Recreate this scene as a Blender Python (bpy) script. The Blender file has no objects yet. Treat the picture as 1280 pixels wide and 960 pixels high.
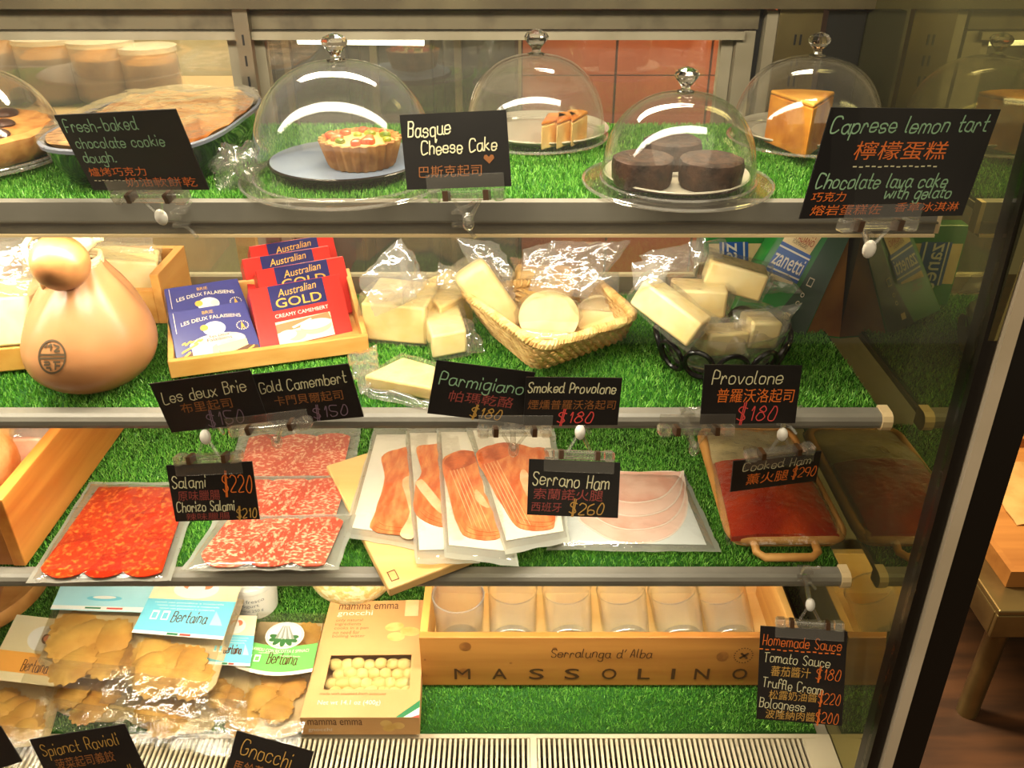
import bpy, bmesh, math, random
import numpy as np
from mathutils import Vector, Matrix, noise
from mathutils.bvhtree import BVHTree
sc = bpy.context.scene
col = sc.collection
random.seed(7)
# ---------------------------------------------------------------- camera, world, lights, exposure
CZ, PITCH, FPX = 1.45, math.radians(30), 1080.0
cam = bpy.data.objects.new('camera', bpy.data.cameras.new('camera')); col.objects.link(cam)
cam.location = (0, 0, CZ); cam.rotation_euler = (math.pi/2 - PITCH, 0, 0)
cam.data.sensor_width = 36; cam.data.lens = FPX/1280*36; cam.data.clip_start = .02
sc.camera = cam
sc.view_settings.view_transform = 'Standard'; sc.view_settings.look = 'None'
sc.view_settings.gamma = 1; sc.view_settings.use_curve_mapping = False
sc.view_settings.exposure = 0.55
sc.cycles.transparent_max_bounces = 40; sc.cycles.max_bounces = 10
sc.cycles.caustics_reflective = False; sc.cycles.caustics_refractive = False
sc.cycles.sample_clamp_indirect = 4
w = bpy.data.worlds.new('world'); sc.world = w; w.use_nodes = True
w.node_tree.nodes['Background'].inputs[0].default_value = (1, .80, .56, 1)
w.node_tree.nodes['Background'].inputs[1].default_value = .15
ZS = {1: CZ-.234, 2: CZ-.447, 3: CZ-.655, 4: CZ-.8925}      # turf tops of the four levels
YF, YB, XM, XE = .72, 1.03, .388, .3686                      # shelf front, back doors, end mirror, shelf end
WARM = (1, .90, .745)
def area(name, loc, target, sx, sy, power, color=WARM):
    d = bpy.data.lights.new(name, 'AREA'); d.shape = 'RECTANGLE'; d.size = sx; d.size_y = sy
    d.energy = power; d.color = color
    o = bpy.data.objects.new(name, d); col.objects.link(o); o.location = loc
    v = Vector(target)-Vector(loc)
    o.rotation_euler = v.to_track_quat('-Z', 'Y').to_euler()
    return o
area('top_light', (-.30, .662, CZ+.045), (-.30, .88, CZ-.2), 1.16, .085, 8.5)
area('shelf_light', (-.38, .735, ZS[1]-.033), (-.38, .85, ZS[2]), 1.08, .012, 2.9)
area('shelf_light', (-.38, .735, ZS[2]-.022), (-.38, .83, ZS[3]), 1.08, .012, 2.6)
area('shelf_light', (-.13, .735, ZS[3]-.022), (-.13, .86, ZS[4]), .86, .012, 2.1)
area('shop_light', (-.1, -.6, 2.75), (0, .8, .9), 4.0, 2.6, 32, (1, .85, .64))
area('kitchen_light', (-.3, 1.75, 2.5), (-.2, 2.1, 1.2), 1.6, .3, 120, (1, .85, .62))

# ---------------------------------------------------------------- camera geometry helpers
FW = Vector((0, math.cos(PITCH), -math.sin(PITCH))); DN = Vector((0, -math.sin(PITCH), -math.cos(PITCH)))
RT = Vector((1, 0, 0)); CAM = Vector((0, 0, CZ))
def ray(px, py): return FW + RT*((px-640)/FPX) + DN*((py-480)/FPX)
def S(k, px, py, h=0):
    r = ray(px, py); return CAM + r*((ZS[k]+h-CZ)/r.z)
def PY(px, py, Y):
    r = ray(px, py); return CAM + r*(Y/r.y)
def PD(px, py, d): return CAM + ray(px, py)*d
def depth(p): return (Vector(p)-CAM).dot(FW)
def mpp(p): return depth(p)/FPX
def lerp(a, b, t): return a+(b-a)*t
def V(*a): return Vector(a)

# ---------------------------------------------------------------- materials
def c(r, g, b):
    f = lambda x: (x/255/12.92) if x/255 <= .04045 else ((x/255+.055)/1.055)**2.4
    return (f(r), f(g), f(b), 1)
_mats = {}
def newmat(name):
    m = bpy.data.materials.new(name); m.use_nodes = True; nt = m.node_tree
    return m, nt, nt.nodes, nt.links
def M(name, colr, rough=.5, metal=0, spec=.5, n=None, bump=None, trans=0, sss=0, emit=0, ior=1.45, stretch=None, ramp=(.4, .62)):
    if name in _mats: return _mats[name]
    m, nt, N, L = newmat(name); p = N['Principled BSDF']
    p.inputs['Base Color'].default_value = colr; p.inputs['Roughness'].default_value = rough
    p.inputs['Metallic'].default_value = metal; p.inputs['Specular IOR Level'].default_value = spec
    p.inputs['Transmission Weight'].default_value = trans; p.inputs['IOR'].default_value = ior
    if sss:
        p.inputs['Subsurface Weight'].default_value = sss; p.inputs['Subsurface Radius'].default_value = (.012, .008, .004); p.inputs['Subsurface Scale'].default_value = .6
    if emit:
        p.inputs['Emission Color'].default_value = colr; p.inputs['Emission Strength'].default_value = emit
    tc = N.new('ShaderNodeTexCoord'); co = tc.outputs['Object']
    if stretch:
        mp = N.new('ShaderNodeMapping'); mp.inputs['Scale'].default_value = stretch; L.new(co, mp.inputs[0]); co = mp.outputs[0]
    if n:
        t = N.new('ShaderNodeTexNoise'); t.inputs['Scale'].default_value = n[0]; t.inputs['Detail'].default_value = 5; L.new(co, t.inputs['Vector'])
        r = N.new('ShaderNodeValToRGB'); r.color_ramp.elements[0].position = ramp[0]; r.color_ramp.elements[1].position = ramp[1]
        r.color_ramp.elements[0].color = colr; r.color_ramp.elements[1].color = n[1]
        L.new(t.outputs['Fac'], r.inputs[0]); L.new(r.outputs[0], p.inputs['Base Color'])
    if bump:
        t = N.new('ShaderNodeTexNoise'); t.inputs['Scale'].default_value = bump[0]; t.inputs['Detail'].default_value = 4; L.new(co, t.inputs['Vector'])
        b = N.new('ShaderNodeBump'); b.inputs['Strength'].default_value = bump[1]; b.inputs['Distance'].default_value = .002
        L.new(t.outputs['Fac'], b.inputs['Height']); L.new(b.outputs[0], p.inputs['Normal'])
    _mats[name] = m; return m
def wood(name, c1, c2, axis=0, scale=14, rough=.5):
    s = [scale*3]*3; s[axis] = scale*.22
    return M(name, c1, rough, n=(1.0, c2), bump=(2.0, .15), stretch=tuple(s), ramp=(.35, .68))
def thin(name, tint=(1, 1, 1, 1), milk=0, rough=.03, bump=None, ior=1.45, milkc=(.9, .86, .78, 1), boost=1.0):
    """thin clear sheet: transparency with Fresnel gloss and a little milkiness"""
    if name in _mats: return _mats[name]
    m, nt, N, L = newmat(name); N.remove(N['Principled BSDF']); out = N['Material Output']
    tr = N.new('ShaderNodeBsdfTransparent'); tr.inputs[0].default_value = tint
    gl = N.new('ShaderNodeBsdfGlossy'); gl.inputs['Roughness'].default_value = rough; gl.inputs[0].default_value = (1, 1, 1, 1)
    fr = N.new('ShaderNodeFresnel')                      # the same index from either side of the sheet
    ge = N.new('ShaderNodeNewGeometry'); ix = N.new('ShaderNodeMix'); ix.inputs[2].default_value = ior; ix.inputs[3].default_value = 1/ior
    L.new(ge.outputs['Backfacing'], ix.inputs[0]); L.new(ix.outputs[0], fr.inputs[0])
    base = tr.outputs[0]
    if milk:
        di = N.new('ShaderNodeBsdfDiffuse'); di.inputs[0].default_value = milkc
        tl = N.new('ShaderNodeBsdfTranslucent'); tl.inputs[0].default_value = milkc
        a = N.new('ShaderNodeMixShader'); a.inputs[0].default_value = .4; L.new(di.outputs[0], a.inputs[1]); L.new(tl.outputs[0], a.inputs[2])
        b = N.new('ShaderNodeMixShader'); b.inputs[0].default_value = milk; L.new(base, b.inputs[1]); L.new(a.outputs[0], b.inputs[2]); base = b.outputs[0]
    if bump:
        tc = N.new('ShaderNodeTexCoord'); t = N.new('ShaderNodeTexNoise'); t.inputs['Scale'].default_value = bump[0]; t.inputs['Detail'].default_value = 3
        L.new(tc.outputs['Object'], t.inputs['Vector'])
        bp = N.new('ShaderNodeBump'); bp.inputs['Strength'].default_value = bump[1]; bp.inputs['Distance'].default_value = .004
        L.new(t.outputs['Fac'], bp.inputs['Height']); L.new(bp.outputs[0], gl.inputs['Normal']); L.new(bp.outputs[0], fr.inputs['Normal'])
    mu = N.new('ShaderNodeMath'); mu.operation = 'MULTIPLY'; mu.use_clamp = True; mu.inputs[1].default_value = boost; L.new(fr.outputs[0], mu.inputs[0])
    x = N.new('ShaderNodeMixShader'); L.new(mu.outputs[0], x.inputs[0]); L.new(base, x.inputs[1]); L.new(gl.outputs[0], x.inputs[2])
    L.new(x.outputs[0], out.inputs[0]); _mats[name] = m; return m

ACRYL = thin('acrylic_clear', (.95, .94, .91, 1), .05, .08, ior=1.5, boost=2.4)
DOME = thin('dome_plastic', (.975, .97, .95, 1), .012, .065, ior=1.45, boost=1.2)
GLASS = thin('pane_glass', (.97, .985, .96, 1), 0, .01, ior=1.5)
FRONT = thin('front_pane_glass', (.985, .99, .975, 1), 0, .01, ior=1.35)
FILM = thin('bag_film', (.96, .955, .94, 1), .045, .08, (60, .9), boost=1.5)
FLAP = thin('bag_flap_film', (.96, .955, .94, 1), .11, .10, (45, 1.0), boost=2.2)
VAC = thin('vacuum_film', (.95, .95, .93, 1), .16, .12, (60, .5), boost=1.2)
VACT = thin('vacuum_film_clear', (.985, .98, .97, 1), .008, .1, (45, .8), boost=1.1)
VACB = thin('vacuum_film_back', (.90, .90, .84, 1), .30, .15, (60, .4), boost=1.1, milkc=(.82, .81, .72, 1))
CRYST = M('crystal', (1, 1, 1, 1), .0, trans=1, ior=1.49)
STEEL = M('brushed_steel', c(150, 140, 120), .35, .9, n=(6, c(120, 112, 96)))
LIP = M('shelf_lip_paint', c(128, 123, 110), .5, 0, n=(9, c(114, 109, 97)), bump=(300, .05))
ALU = M('frame_paint', c(150, 140, 118), .45, .1, n=(12, c(132, 122, 100)))
BLACK = M('black_board', c(22, 20, 19), .4, spec=.35, n=(14, c(30, 27, 25)))
RIMC = thin('dome_rim', (.93, .92, .9, 1), .14, .06, boost=2.2)
DARK = M('dark_gaps_and_trim', c(20, 19, 18), .5)
CREAM = M('cream_cap', c(228, 200, 150), .5)
WHITE = M('white_ceramic', c(212, 203, 184), .25)
PINE = wood('pine', c(226, 176, 100), c(204, 146, 70), 0, 14)
PINEY = wood('pine_lengthwise', c(226, 170, 92), c(206, 140, 62), 1, 14)
CRATE_SHADED = wood('crate_wood_shaded', c(184, 126, 56), c(150, 94, 36), 0, 11)  # wine crate front: shade of its outward face put into the colour
BAMBOO = wood('bamboo', c(214, 160, 88), c(190, 130, 62), 1, 12)
BOARD = wood('board_wood', c(226, 184, 118), c(210, 164, 96), 0, 9)

# ---------------------------------------------------------------- mesh building
class MB:
    def __init__(s): s.v = []; s.f = []; s.m = []; s.mats = []
    def mi(s, mat):
        if mat not in s.mats: s.mats.append(mat)
        return s.mats.index(mat)
    def add(s, vs, fs, mat=None):
        b = len(s.v); i = s.mi(mat); s.v += [Vector(x) for x in vs]
        s.f += [tuple(b+k for k in q) for q in fs]; s.m += [i]*len(fs); return s
    def hexa(s, b, t, mat=None):            # bottom 4, top 4 (same winding)
        return s.add(list(b)+list(t), [(3, 2, 1, 0), (4, 5, 6, 7)]+[(i, (i+1) % 4, 4+(i+1) % 4, 4+i) for i in range(4)], mat)
    def box(s, lo, hi, mat=None):
        (a, b, d), (e, f, g) = lo, hi
        return s.hexa([V(a, b, d), V(e, b, d), V(e, f, d), V(a, f, d)], [V(a, b, g), V(e, b, g), V(e, f, g), V(a, f, g)], mat)
    def obox(s, ctr, U, W, N, su, sw, sn, mat=None):
        ctr = Vector(ctr); P = lambda a, b, d: ctr+U*(a*su/2)+W*(b*sw/2)+N*(d*sn/2)
        return s.hexa([P(-1, -1, -1), P(1, -1, -1), P(1, 1, -1), P(-1, 1, -1)], [P(-1, -1, 1), P(1, -1, 1), P(1, 1, 1), P(-1, 1, 1)], mat)
    def tube(s, pts, r, n=8, closed=False, mat=None, cap=True):
        pts = [Vector(p) for p in pts]; k = len(pts); vs = []; prev = None
        for i, p in enumerate(pts):
            a = pts[(i-1) % k] if (closed or i) else p; b = pts[(i+1) % k] if (closed or i < k-1) else p
            t = (b-a).normalized()
            if prev is None: u = t.orthogonal().normalized()
            else:
                u = prev-t*prev.dot(t); u = u.normalized() if u.length > 1e-6 else t.orthogonal().normalized()
            prev = u; wv = t.cross(u); rr = r[i] if isinstance(r, (list, tuple)) else r
            vs += [p+(u*math.cos(2*math.pi*j/n)+wv*math.sin(2*math.pi*j/n))*rr for j in range(n)]
        fs = []
        for i in range(k if closed else k-1):
            a, b = i*n, ((i+1) % k)*n
            fs += [(a+j, a+(j+1) % n, b+(j+1) % n, b+j) for j in range(n)]
        if not closed and cap: fs += [tuple(range(n))[::-1], tuple((k-1)*n+j for j in range(n))]
        return s.add(vs, fs, mat)
    def lathe(s, prof, ctr=(0, 0, 0), n=48, mat=None, mod=None, closed=False, X=Vector((1, 0, 0)), Yv=Vector((0, 1, 0)), Z=Vector((0, 0, 1))):
        ctr = Vector(ctr); vs = []; k = len(prof)
        for r, z in prof:
            for j in range(n):
                a = 2*math.pi*j/n; q = r*(mod(a, r, z) if mod else 1)
                vs.append(ctr+X*(q*math.cos(a))+Yv*(q*math.sin(a))+Z*z)
        fs = []
        for i in range(k if closed else k-1):
            a, b = i*n, ((i+1) % k)*n
            fs += [(a+j, a+(j+1) % n, b+(j+1) % n, b+j) for j in range(n)]
        if not closed:
            fs += [tuple(range(n))[::-1], tuple((k-1)*n+j for j in range(n))]
        return s.add(vs, fs, mat)
    def grid(s, fn, nu, nv, mat=None, closeu=False):
        vs = [fn(i/nu, j/nv) for j in range(nv+1) for i in range(nu+(0 if closeu else 1))]
        wd = nu if closeu else nu+1
        fs = [(j*wd+i, j*wd+(i+1) % wd, (j+1)*wd+(i+1) % wd, (j+1)*wd+i) for j in range(nv) for i in range(nu)]
        return s.add(vs, fs, mat)
    def slab(s, fn, nu, nv, th, mat=None):        # closed sheet: top = fn(u,v), bottom = th below (scalar or fn)
        g = lambda u, v: Vector(fn(u, v)); bt = (lambda u, v: Vector(th(u, v))) if callable(th) else (lambda u, v: g(u, v)-V(0, 0, th))
        wd = nu+1; T = [g(i/nu, j/nv) for j in range(nv+1) for i in range(nu+1)]; B = [bt(i/nu, j/nv) for j in range(nv+1) for i in range(nu+1)]
        o = len(T); fs = []
        for j in range(nv):
            for i in range(nu):
                a = j*wd+i; q = (a, a+1, a+wd+1, a+wd); fs.append(q); fs.append(tuple(o+x for x in q[::-1]))
        rim = [i for i in range(nu)]+[j*wd+nu for j in range(nv)]+[nv*wd+i for i in range(nu, 0, -1)]+[j*wd for j in range(nv, 0, -1)]
        for a, b in zip(rim, rim[1:]+rim[:1]): fs.append((b, a, o+a, o+b))
        return s.add(T+B, fs, mat)
    def prism(s, pts, up, mat=None):              # polygon extruded by the vector up
        n = len(pts); pts = [Vector(p) for p in pts]; up = Vector(up)
        return s.add(pts+[p+up for p in pts], [tuple(range(n))[::-1], tuple(range(n, 2*n))]+[(i, (i+1) % n, n+(i+1) % n, n+i) for i in range(n)], mat)
    def blob(s, ctr, rx, ry, rz, n=14, amp=0, freq=20, mat=None, rot=None, power=1):
        ctr = Vector(ctr); m = max(6, n//2)
        def fn(u, v):
            a, b = 2*math.pi*u, math.pi*(v-.5)
            cx = lambda t: math.copysign(abs(t)**power, t)
            p = V(cx(math.cos(a))*cx(math.cos(b))*rx, cx(math.sin(a))*cx(math.cos(b))*ry, cx(math.sin(b))*rz)
            if amp: p *= 1+amp*noise.noise(p*freq+ctr*31)
            if rot: p = rot @ p
            return ctr+p
        return s.grid(fn, n, m, mat, closeu=True)
    def build(s, name, parent=None, smooth=True, origin=None, bevel=0, bevel_seg=2, **tagkw):
        if parent is not None:
            o0 = Vector(getattr(parent, 'location')) if parent.parent is None else Vector(parent.parent.location)+Vector(parent.location)
        else:
            if origin is None:
                lo = [min(v[i] for v in s.v) for i in range(3)]; hi = [max(v[i] for v in s.v) for i in range(3)]
                origin = V((lo[0]+hi[0])/2, (lo[1]+hi[1])/2, lo[2])
            o0 = Vector(origin)
        me = bpy.data.meshes.new(name); me.from_pydata([tuple(v-o0) for v in s.v], [], s.f)
        for m in s.mats: me.materials.append(m)
        if len(s.mats) > 1: me.polygons.foreach_set('material_index', s.m)
        me.validate()
        if smooth: me.polygons.foreach_set('use_smooth', [True]*len(me.polygons))
        bm = bmesh.new(); bm.from_mesh(me); bmesh.ops.recalc_face_normals(bm, faces=bm.faces); bm.to_mesh(me); bm.free()
        if smooth:
            try: me.set_sharp_from_angle(angle=math.radians(40))
            except Exception: pass
        o = bpy.data.objects.new(name, me); col.objects.link(o)
        if parent is not None: o.parent = parent
        else: o.location = o0
        if bevel:
            b = o.modifiers.new('bevel', 'BEVEL'); b.width = bevel; b.segments = bevel_seg; b.limit_method = 'ANGLE'
        for k, v in tagkw.items(): o[k] = v
        return o
def thing(name, loc, label, category, group=None):
    o = bpy.data.objects.new(name, None); col.objects.link(o); o.location = loc; o.empty_display_size = .02
    o['label'] = label; o['category'] = category
    if group: o['group'] = group
    return o
def struct(o): o['kind'] = 'structure'; return o

# text -> 2D polygons
_tc = {}
def text2d(s, bold=0.0):
    key = (s, bold)
    if key in _tc: return _tc[key]
    cu = bpy.data.curves.new('t', 'FONT'); cu.body = s; cu.size = 1; cu.resolution_u = 3; cu.fill_mode = 'FRONT'; cu.offset = bold
    o = bpy.data.objects.new('t', cu); col.objects.link(o)
    dg = bpy.context.evaluated_depsgraph_get(); me = bpy.data.meshes.new_from_object(o.evaluated_get(dg))
    vs = [(v.co.x, v.co.y) for v in me.vertices]; fs = [tuple(p.vertices) for p in me.polygons]
    bpy.data.objects.remove(o); bpy.data.curves.remove(cu); bpy.data.meshes.remove(me)
    if not vs: vs = [(0, 0), (1, 0), (0, 1)]; fs = []
    x0 = min(v[0] for v in vs); x1 = max(v[0] for v in vs); y0 = min(v[1] for v in vs); y1 = max(v[1] for v in vs)
    _tc[key] = ([((x-x0)/max(x1-x0, 1e-6), (y-y0)/max(y1-y0, 1e-6)) for x, y in vs], fs, (x1-x0)/max(y1-y0, 1e-6)); return _tc[key]
G = {'a':"46 37 17 06 04 13 33 45|47 44 53",'b':"0A 03|05 17 37 46 44 33 13 04",'c':"46 37 17 06 04 13 33 44",'d':"46 37 17 06 04 13 33 45|4A 44 53",
'e':"05 45 46 37 17 06 04 13 33 44",'f':"49 3A 2A 19 13|07 37",'g':"46 37 17 06 04 13 33 45|47 41 30 10 01",'h':"0A 03|05 17 37 46 43",'i':"07 03|0A 09",
'k':"0A 03|37 05|15 43",'l':"0A 04 13",'m':"07 03|06 17 27 36 33|36 47 57 66 63",'n':"07 03|05 17 37 46 43",'o':"17 06 04 13 33 44 46 37 17",
'p':"07 00|06 17 37 46 44 33 13 04",'q':"46 37 17 06 04 13 33 44|47 40 51",'r':"07 03|05 17 27 36",'s':"46 37 17 06 15 35 44 33 13 04",'t':"1A 14 23 33|07 37",
'u':"07 04 13 33 44|47 44 53",'v':"07 23 47",'w':"07 13 36 53 67",'x':"07 43|47 03",'y':"07 24|47 10 00",'z':"07 47 03 43",
'A':"03 2A 43|15 35","'":"1A 08",'B':"0A 03|0A 3A 49 48 37 07|37 46 44 33 03",'C':"59 4A 1A 08 05 13 33 54",'F':"4A 0A 03|06 36",'G':"59 4A 1A 08 05 13 33 54 56 36",'H':"0A 03|4A 43|06 46",
'L':"0A 03 43",'M':"03 0A 35 6A 63",'P':"03 0A 3A 49 47 36 06",'R':"03 0A 3A 49 47 36 06|26 43",'S':"49 3A 1A 09 08 17 36 45 44 33 13 04",'T':"0A 5A|2A 23",
'0':"2A 18 05 13 33 45 48 3A 2A",'1':"18 2A 23",'2':"09 1A 3A 49 47 03 43",'5':"4A 0A 07 36 45 44 33 13 04",'6':"3A 08 04 13 33 44 45 36 16 05",
'8':"37 18 19 2A 3A 49 48 37 17 05 04 13 33 44 45 37",'9':"46 26 07 09 1A 3A 49 46 33",'$':"49 1A 08 36 44 23 04|2C 21|3C 31",'-':"05 35",'.':"03 13",'~':"05 16 25 34 45",'"':"0A 08|1A 18"}
WIDE = {'m': 8, 'w': 8, 'M': 8, 'i': 2.2, 'l': 3, 't': 4.6, 'f': 4.6, '1': 4, ' ': 4.5, '.': 3, 'r': 5, 'C': 7, 'G': 7, 'T': 6.5}
def cat(pts, sub=4):
    if len(pts) < 3: return pts
    out = []; P = [pts[0]]+list(pts)+[pts[-1]]
    for i in range(1, len(P)-2):
        for k in range(sub):
            t = k/sub; a, b, d, e = P[i-1], P[i], P[i+1], P[i+2]
            out.append(tuple(.5*((2*b[j])+(-a[j]+d[j])*t+(2*a[j]-5*b[j]+4*d[j]-e[j])*t*t+(-a[j]+3*b[j]-3*d[j]+e[j])*t**3) for j in (0, 1)))
    return out+[pts[-1]]
def strokes(s):
    x = 0; out = []; rnd = random.Random(s)
    for ch in s:
        wob = rnd.uniform(-.4, .4)
        if ch in G:
            for st in G[ch].split('|'):
                out.append(cat([(x+int(q[0], 16)+rnd.uniform(-.2, .2)+.16*int(q[1], 16), int(q[1], 16)-3+wob+rnd.uniform(-.2, .2)) for q in st.split()]))
        x += WIDE.get(ch, 5.9)
    return out, x
class Face:
    """flat face TL,TR,BL,BR with printing helpers; u right, v down, n towards the viewer"""
    def __init__(s, TL, TR, BL, BR=None):
        s.c = [Vector(TL), Vector(TR), Vector(BL), Vector(BR) if BR is not None else Vector(TR)+Vector(BL)-Vector(TL)]
        s.U = s.c[1]-s.c[0]; s.Vd = s.c[2]-s.c[0]; s.w = s.U.length; s.h = s.Vd.length
        s.u = s.U.normalized(); s.v = s.Vd.normalized(); s.N = -(s.u.cross(s.v)).normalized()
        if s.N.dot(CAM-s.c[0]) < 0: s.N = -s.N
    def p(s, u, v, n=0): return s.c[0]*(1-u)*(1-v)+s.c[1]*u*(1-v)+s.c[2]*(1-u)*v+s.c[3]*u*v+s.N*n
    def poly(s, mb, pts, mat, n=.0003): mb.add([s.p(u, v, n) for u, v in pts], [tuple(range(len(pts)))], mat); return s
    def rect(s, mb, u0, v0, u1, v1, mat, n=.0003): return s.poly(mb, [(u0, v0), (u0, v1), (u1, v1), (u1, v0)], mat, n)
    def oval(s, mb, u, v, ru, rv, mat, n=.0004, k=24, rot=0):
        A = s.w; B = s.h; q = []
        for i in range(k):
            a = 2*math.pi*i/k; x, y = math.cos(a)*ru*A, math.sin(a)*rv*B
            q.append((u+(x*math.cos(rot)-y*math.sin(rot))/A, v+(x*math.sin(rot)+y*math.cos(rot))/B))
        return s.poly(mb, q, mat, n)
    def text(s, mb, t, u, v, wd, ht, mat, n=.0006, bold=0, rise=0, arc=0, slant=0):     # u,v = left baseline
        vs, fs, _ = text2d(t, bold)
        mb.add([s.p(u+x*wd+slant*y*ht*s.h/s.w, v-y*ht-rise*x-arc*4*x*(1-x), n) for x, y in vs], fs, mat); return s
    def hand(s, mb, t, u, v, wd, ht, mat, th=.0011, n=.0006, rise=0):
        st, L = strokes(t)
        for pts in st:
            q = [V((u+x/L*wd)*s.w, (v-y/7*ht-rise*x/L)*s.h, 0) for x, y in pts]; vs = []
            for i, a in enumerate(q):
                t_ = (q[min(i+1, len(q)-1)]-q[max(i-1, 0)]); t_ = t_.normalized() if t_.length > 1e-9 else V(1, 0, 0)
                nn = V(-t_.y, t_.x, 0)*th/2
                e = t_*th*.4*(-1 if i == 0 else 1 if i == len(q)-1 else 0)
                vs += [a+nn+e, a-nn+e]
            mb.add([s.p(x.x/s.w, x.y/s.h, n) for x in vs], [(2*i, 2*i+1, 2*i+3, 2*i+2) for i in range(len(q)-1)], mat)
        return s
# ---------------------------------------------------------------- the setting: case shell, kitchen behind, shop beside
XL = -.98
def mirror_mat():
    m, nt, N, L = newmat('end_panel_mirror'); N.remove(N['Principled BSDF'])
    g = N.new('ShaderNodeBsdfGlossy'); g.inputs[0].default_value = (.30, .275, .12, 1); g.inputs['Roughness'].default_value = .012
    d = N.new('ShaderNodeBsdfDiffuse'); d.inputs[0].default_value = (.03, .028, .014, 1)
    a = N.new('ShaderNodeAddShader'); L.new(g.outputs[0], a.inputs[0]); L.new(d.outputs[0], a.inputs[1])
    L.new(a.outputs[0], N['Material Output'].inputs[0]); return m
b = MB().box((XM, .628, .3), (XM+.008, 1.09, CZ+.32), mirror_mat()); struct(b.build('wall_right', smooth=False))
b = MB().box((XL-.02, .6, .3), (XL, 1.09, CZ+.32), ALU); struct(b.build('wall_left', smooth=False))
b = MB().box((XL, .6, CZ+.32), (XM+.008, 1.09, CZ+.34), ALU); struct(b.build('ceiling', smooth=False))
b = MB(); b.box((XL+.05, .60, CZ+.052), (XM-.05, .71, CZ+.075), ALU); b.box((XL+.05, .60, CZ+.075), (XM-.05, .66, CZ+.319), ALU); struct(b.build('trim_14', smooth=False))
# lower back wall of the case (below the second shelf)
BACKP = M('case_back_paint', c(168, 158, 132), .45, .1, n=(7, c(150, 140, 116)))
b = MB().box((XL, YB, .3), (XM, YB+.02, ZS[2]-.012), BACKP); struct(b.build('wall_back_lower', smooth=False))
# header beam with its dark seam and light sill over the sliding doors
zt0, zt1, zt2 = PY(640, 48, YB).z, PY(640, 38, YB).z, PY(640, 12, YB).z
xr = PY(905, 48, YB).x
GRIME = M('header_paint', c(98, 88, 66), .5, n=(26, c(58, 47, 30)), ramp=(.5, .75))
b = MB(); b.box((XL, YB-.012, zt0), (xr+.02, YB+.01, zt1), ALU); struct(b.build('trim_1', smooth=False))
b = MB(); b.box((XL, YB-.006, zt1+.002), (xr+.035, YB+.03, zt2), GRIME); struct(b.build('trim_2', smooth=False))
b = MB(); b.box((XL, YB-.03, zt2+.004), (XM, YB+.03, zt2+.2), M('header_metal', c(92, 82, 58), .45, .2, n=(10, c(72, 62, 42)))); struct(b.build('trim_3', smooth=False))
# sliding back doors (glass, thin metal stiles) running down to the second shelf
zb = ZS[2]-.012
xl_ = PY(305, 100, YB).x
PANE2 = thin('door_glass', (.86, .87, .82, 1), .035, .015, ior=1.5, boost=2.2, bump=(14, .03))
def door(n, x0, x1, y):
    root = struct(bpy.data.objects.new('door_%d' % n, None)); col.objects.link(root); root.location = ((x0+x1)/2, y, zb)
    MB().box((x0+.012, y, zb+.02), (x1-.012, y+.004, zt0-.0005), PANE2).build('glass_pane', root, smooth=False)
    b = MB(); b.box((x0, y-.004, zb), (x0+.013, y+.012, zt0), ALU); b.box((x1-.013, y-.004, zb), (x1, y+.012, zt0), ALU); b.box((x0+.013, y-.004, zb), (x1-.013, y+.012, zb+.02), ALU)
    b.build('door_frame', root, smooth=False)
door(1, XL+.002, xl_-.002, YB+.012)
door(2, xl_+.014, xr+.013, YB+.012)
# right door post and steel end column with slots
xa, xb2 = PY(913, 100, YB).x, PY(936, 100, YB).x
b = MB().box((xr+.014, YB-.004, zb), (xb2, YB+.028, zt1), ALU); struct(b.build('trim_4', smooth=False))
xc = PY(958, 100, YB).x
b = MB().box((xb2+.0005, YB+.004, zb), (xb2+.0075, YB+.02, zt2), DARK); struct(b.build('trim_13', smooth=False))  # dark filler strip standing in for the shade of the gap
b = MB().box((xb2+.008, YB-.012, zb), (xc, YB+.02, zt2), ALU); struct(b.build('trim_5', smooth=False))
def standard(n, x0, x1, y, mat):
    b = MB(); b.box((x0, y, zb), (x1, y+.012, zt2+.004), mat)
    z = zb+.02; xm = (x0+x1)/2
    while z < zt2-.03:
        for dx in (-.003, .003) if x1-x0 > .03 else (0,):
            b.box((xm+dx*1-.0011, y-.0006, z), (xm+dx+.0011, y+.001, z+.011), DARK)
        z += .022
    struct(b.build('trim_%d' % n, smooth=False))
standard(6, xl_+.003, PY(326, 100, YB).x, YB-.018, STEEL)
standard(7, xc+.0002, PY(1016, 60, YB).x, YB-.016, M('column_steel', c(120, 106, 70), .35, .6, n=(8, c(92, 80, 50))))
b = MB().box((PY(1024, 60, YB).x, YB-.012, zb), (XM-.001, YB+.02, zt2), DARK); struct(b.build('trim_8', smooth=False))

# kitchen behind the glass doors
b = MB().box((-2.6, 2.6, 0), (2.6, 2.65, 3), M('kitchen_plaster', c(178, 160, 120), .7, n=(4, c(150, 134, 98)))); struct(b.build('wall_back', smooth=False))
b = MB().box((-2.6, -2.2, -.02), (2.6, 2.65, 0), M('shop_floor_boards', c(84, 52, 26), .5, n=(1.5, c(58, 36, 18)), stretch=(2, 14, 2))); struct(b.build('floor', smooth=False))
TERRA = M('terracotta_tiles', c(168, 84, 48), .4, n=(5, c(146, 68, 38)))
b = MB(); x0, x1 = PY(652, 60, 2.2).x, PY(1010, 60, 2.2).x
for i in range(3):
    for j in range(8): b.box((x0+i*(x1-x0)/3+.003, 2.2, .25+j*.2), (x0+(i+1)*(x1-x0)/3-.003, 2.22, .447+j*.2), TERRA)
b.box((x0, 2.221, 0), (x1, 2.25, 1.9), M('grout', c(96, 50, 30), .8)); struct(b.build('wall_back_tiles', smooth=False))
x0, x1 = PY(333, 60, 1.9).x, PY(648, 60, 1.9).x
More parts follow.
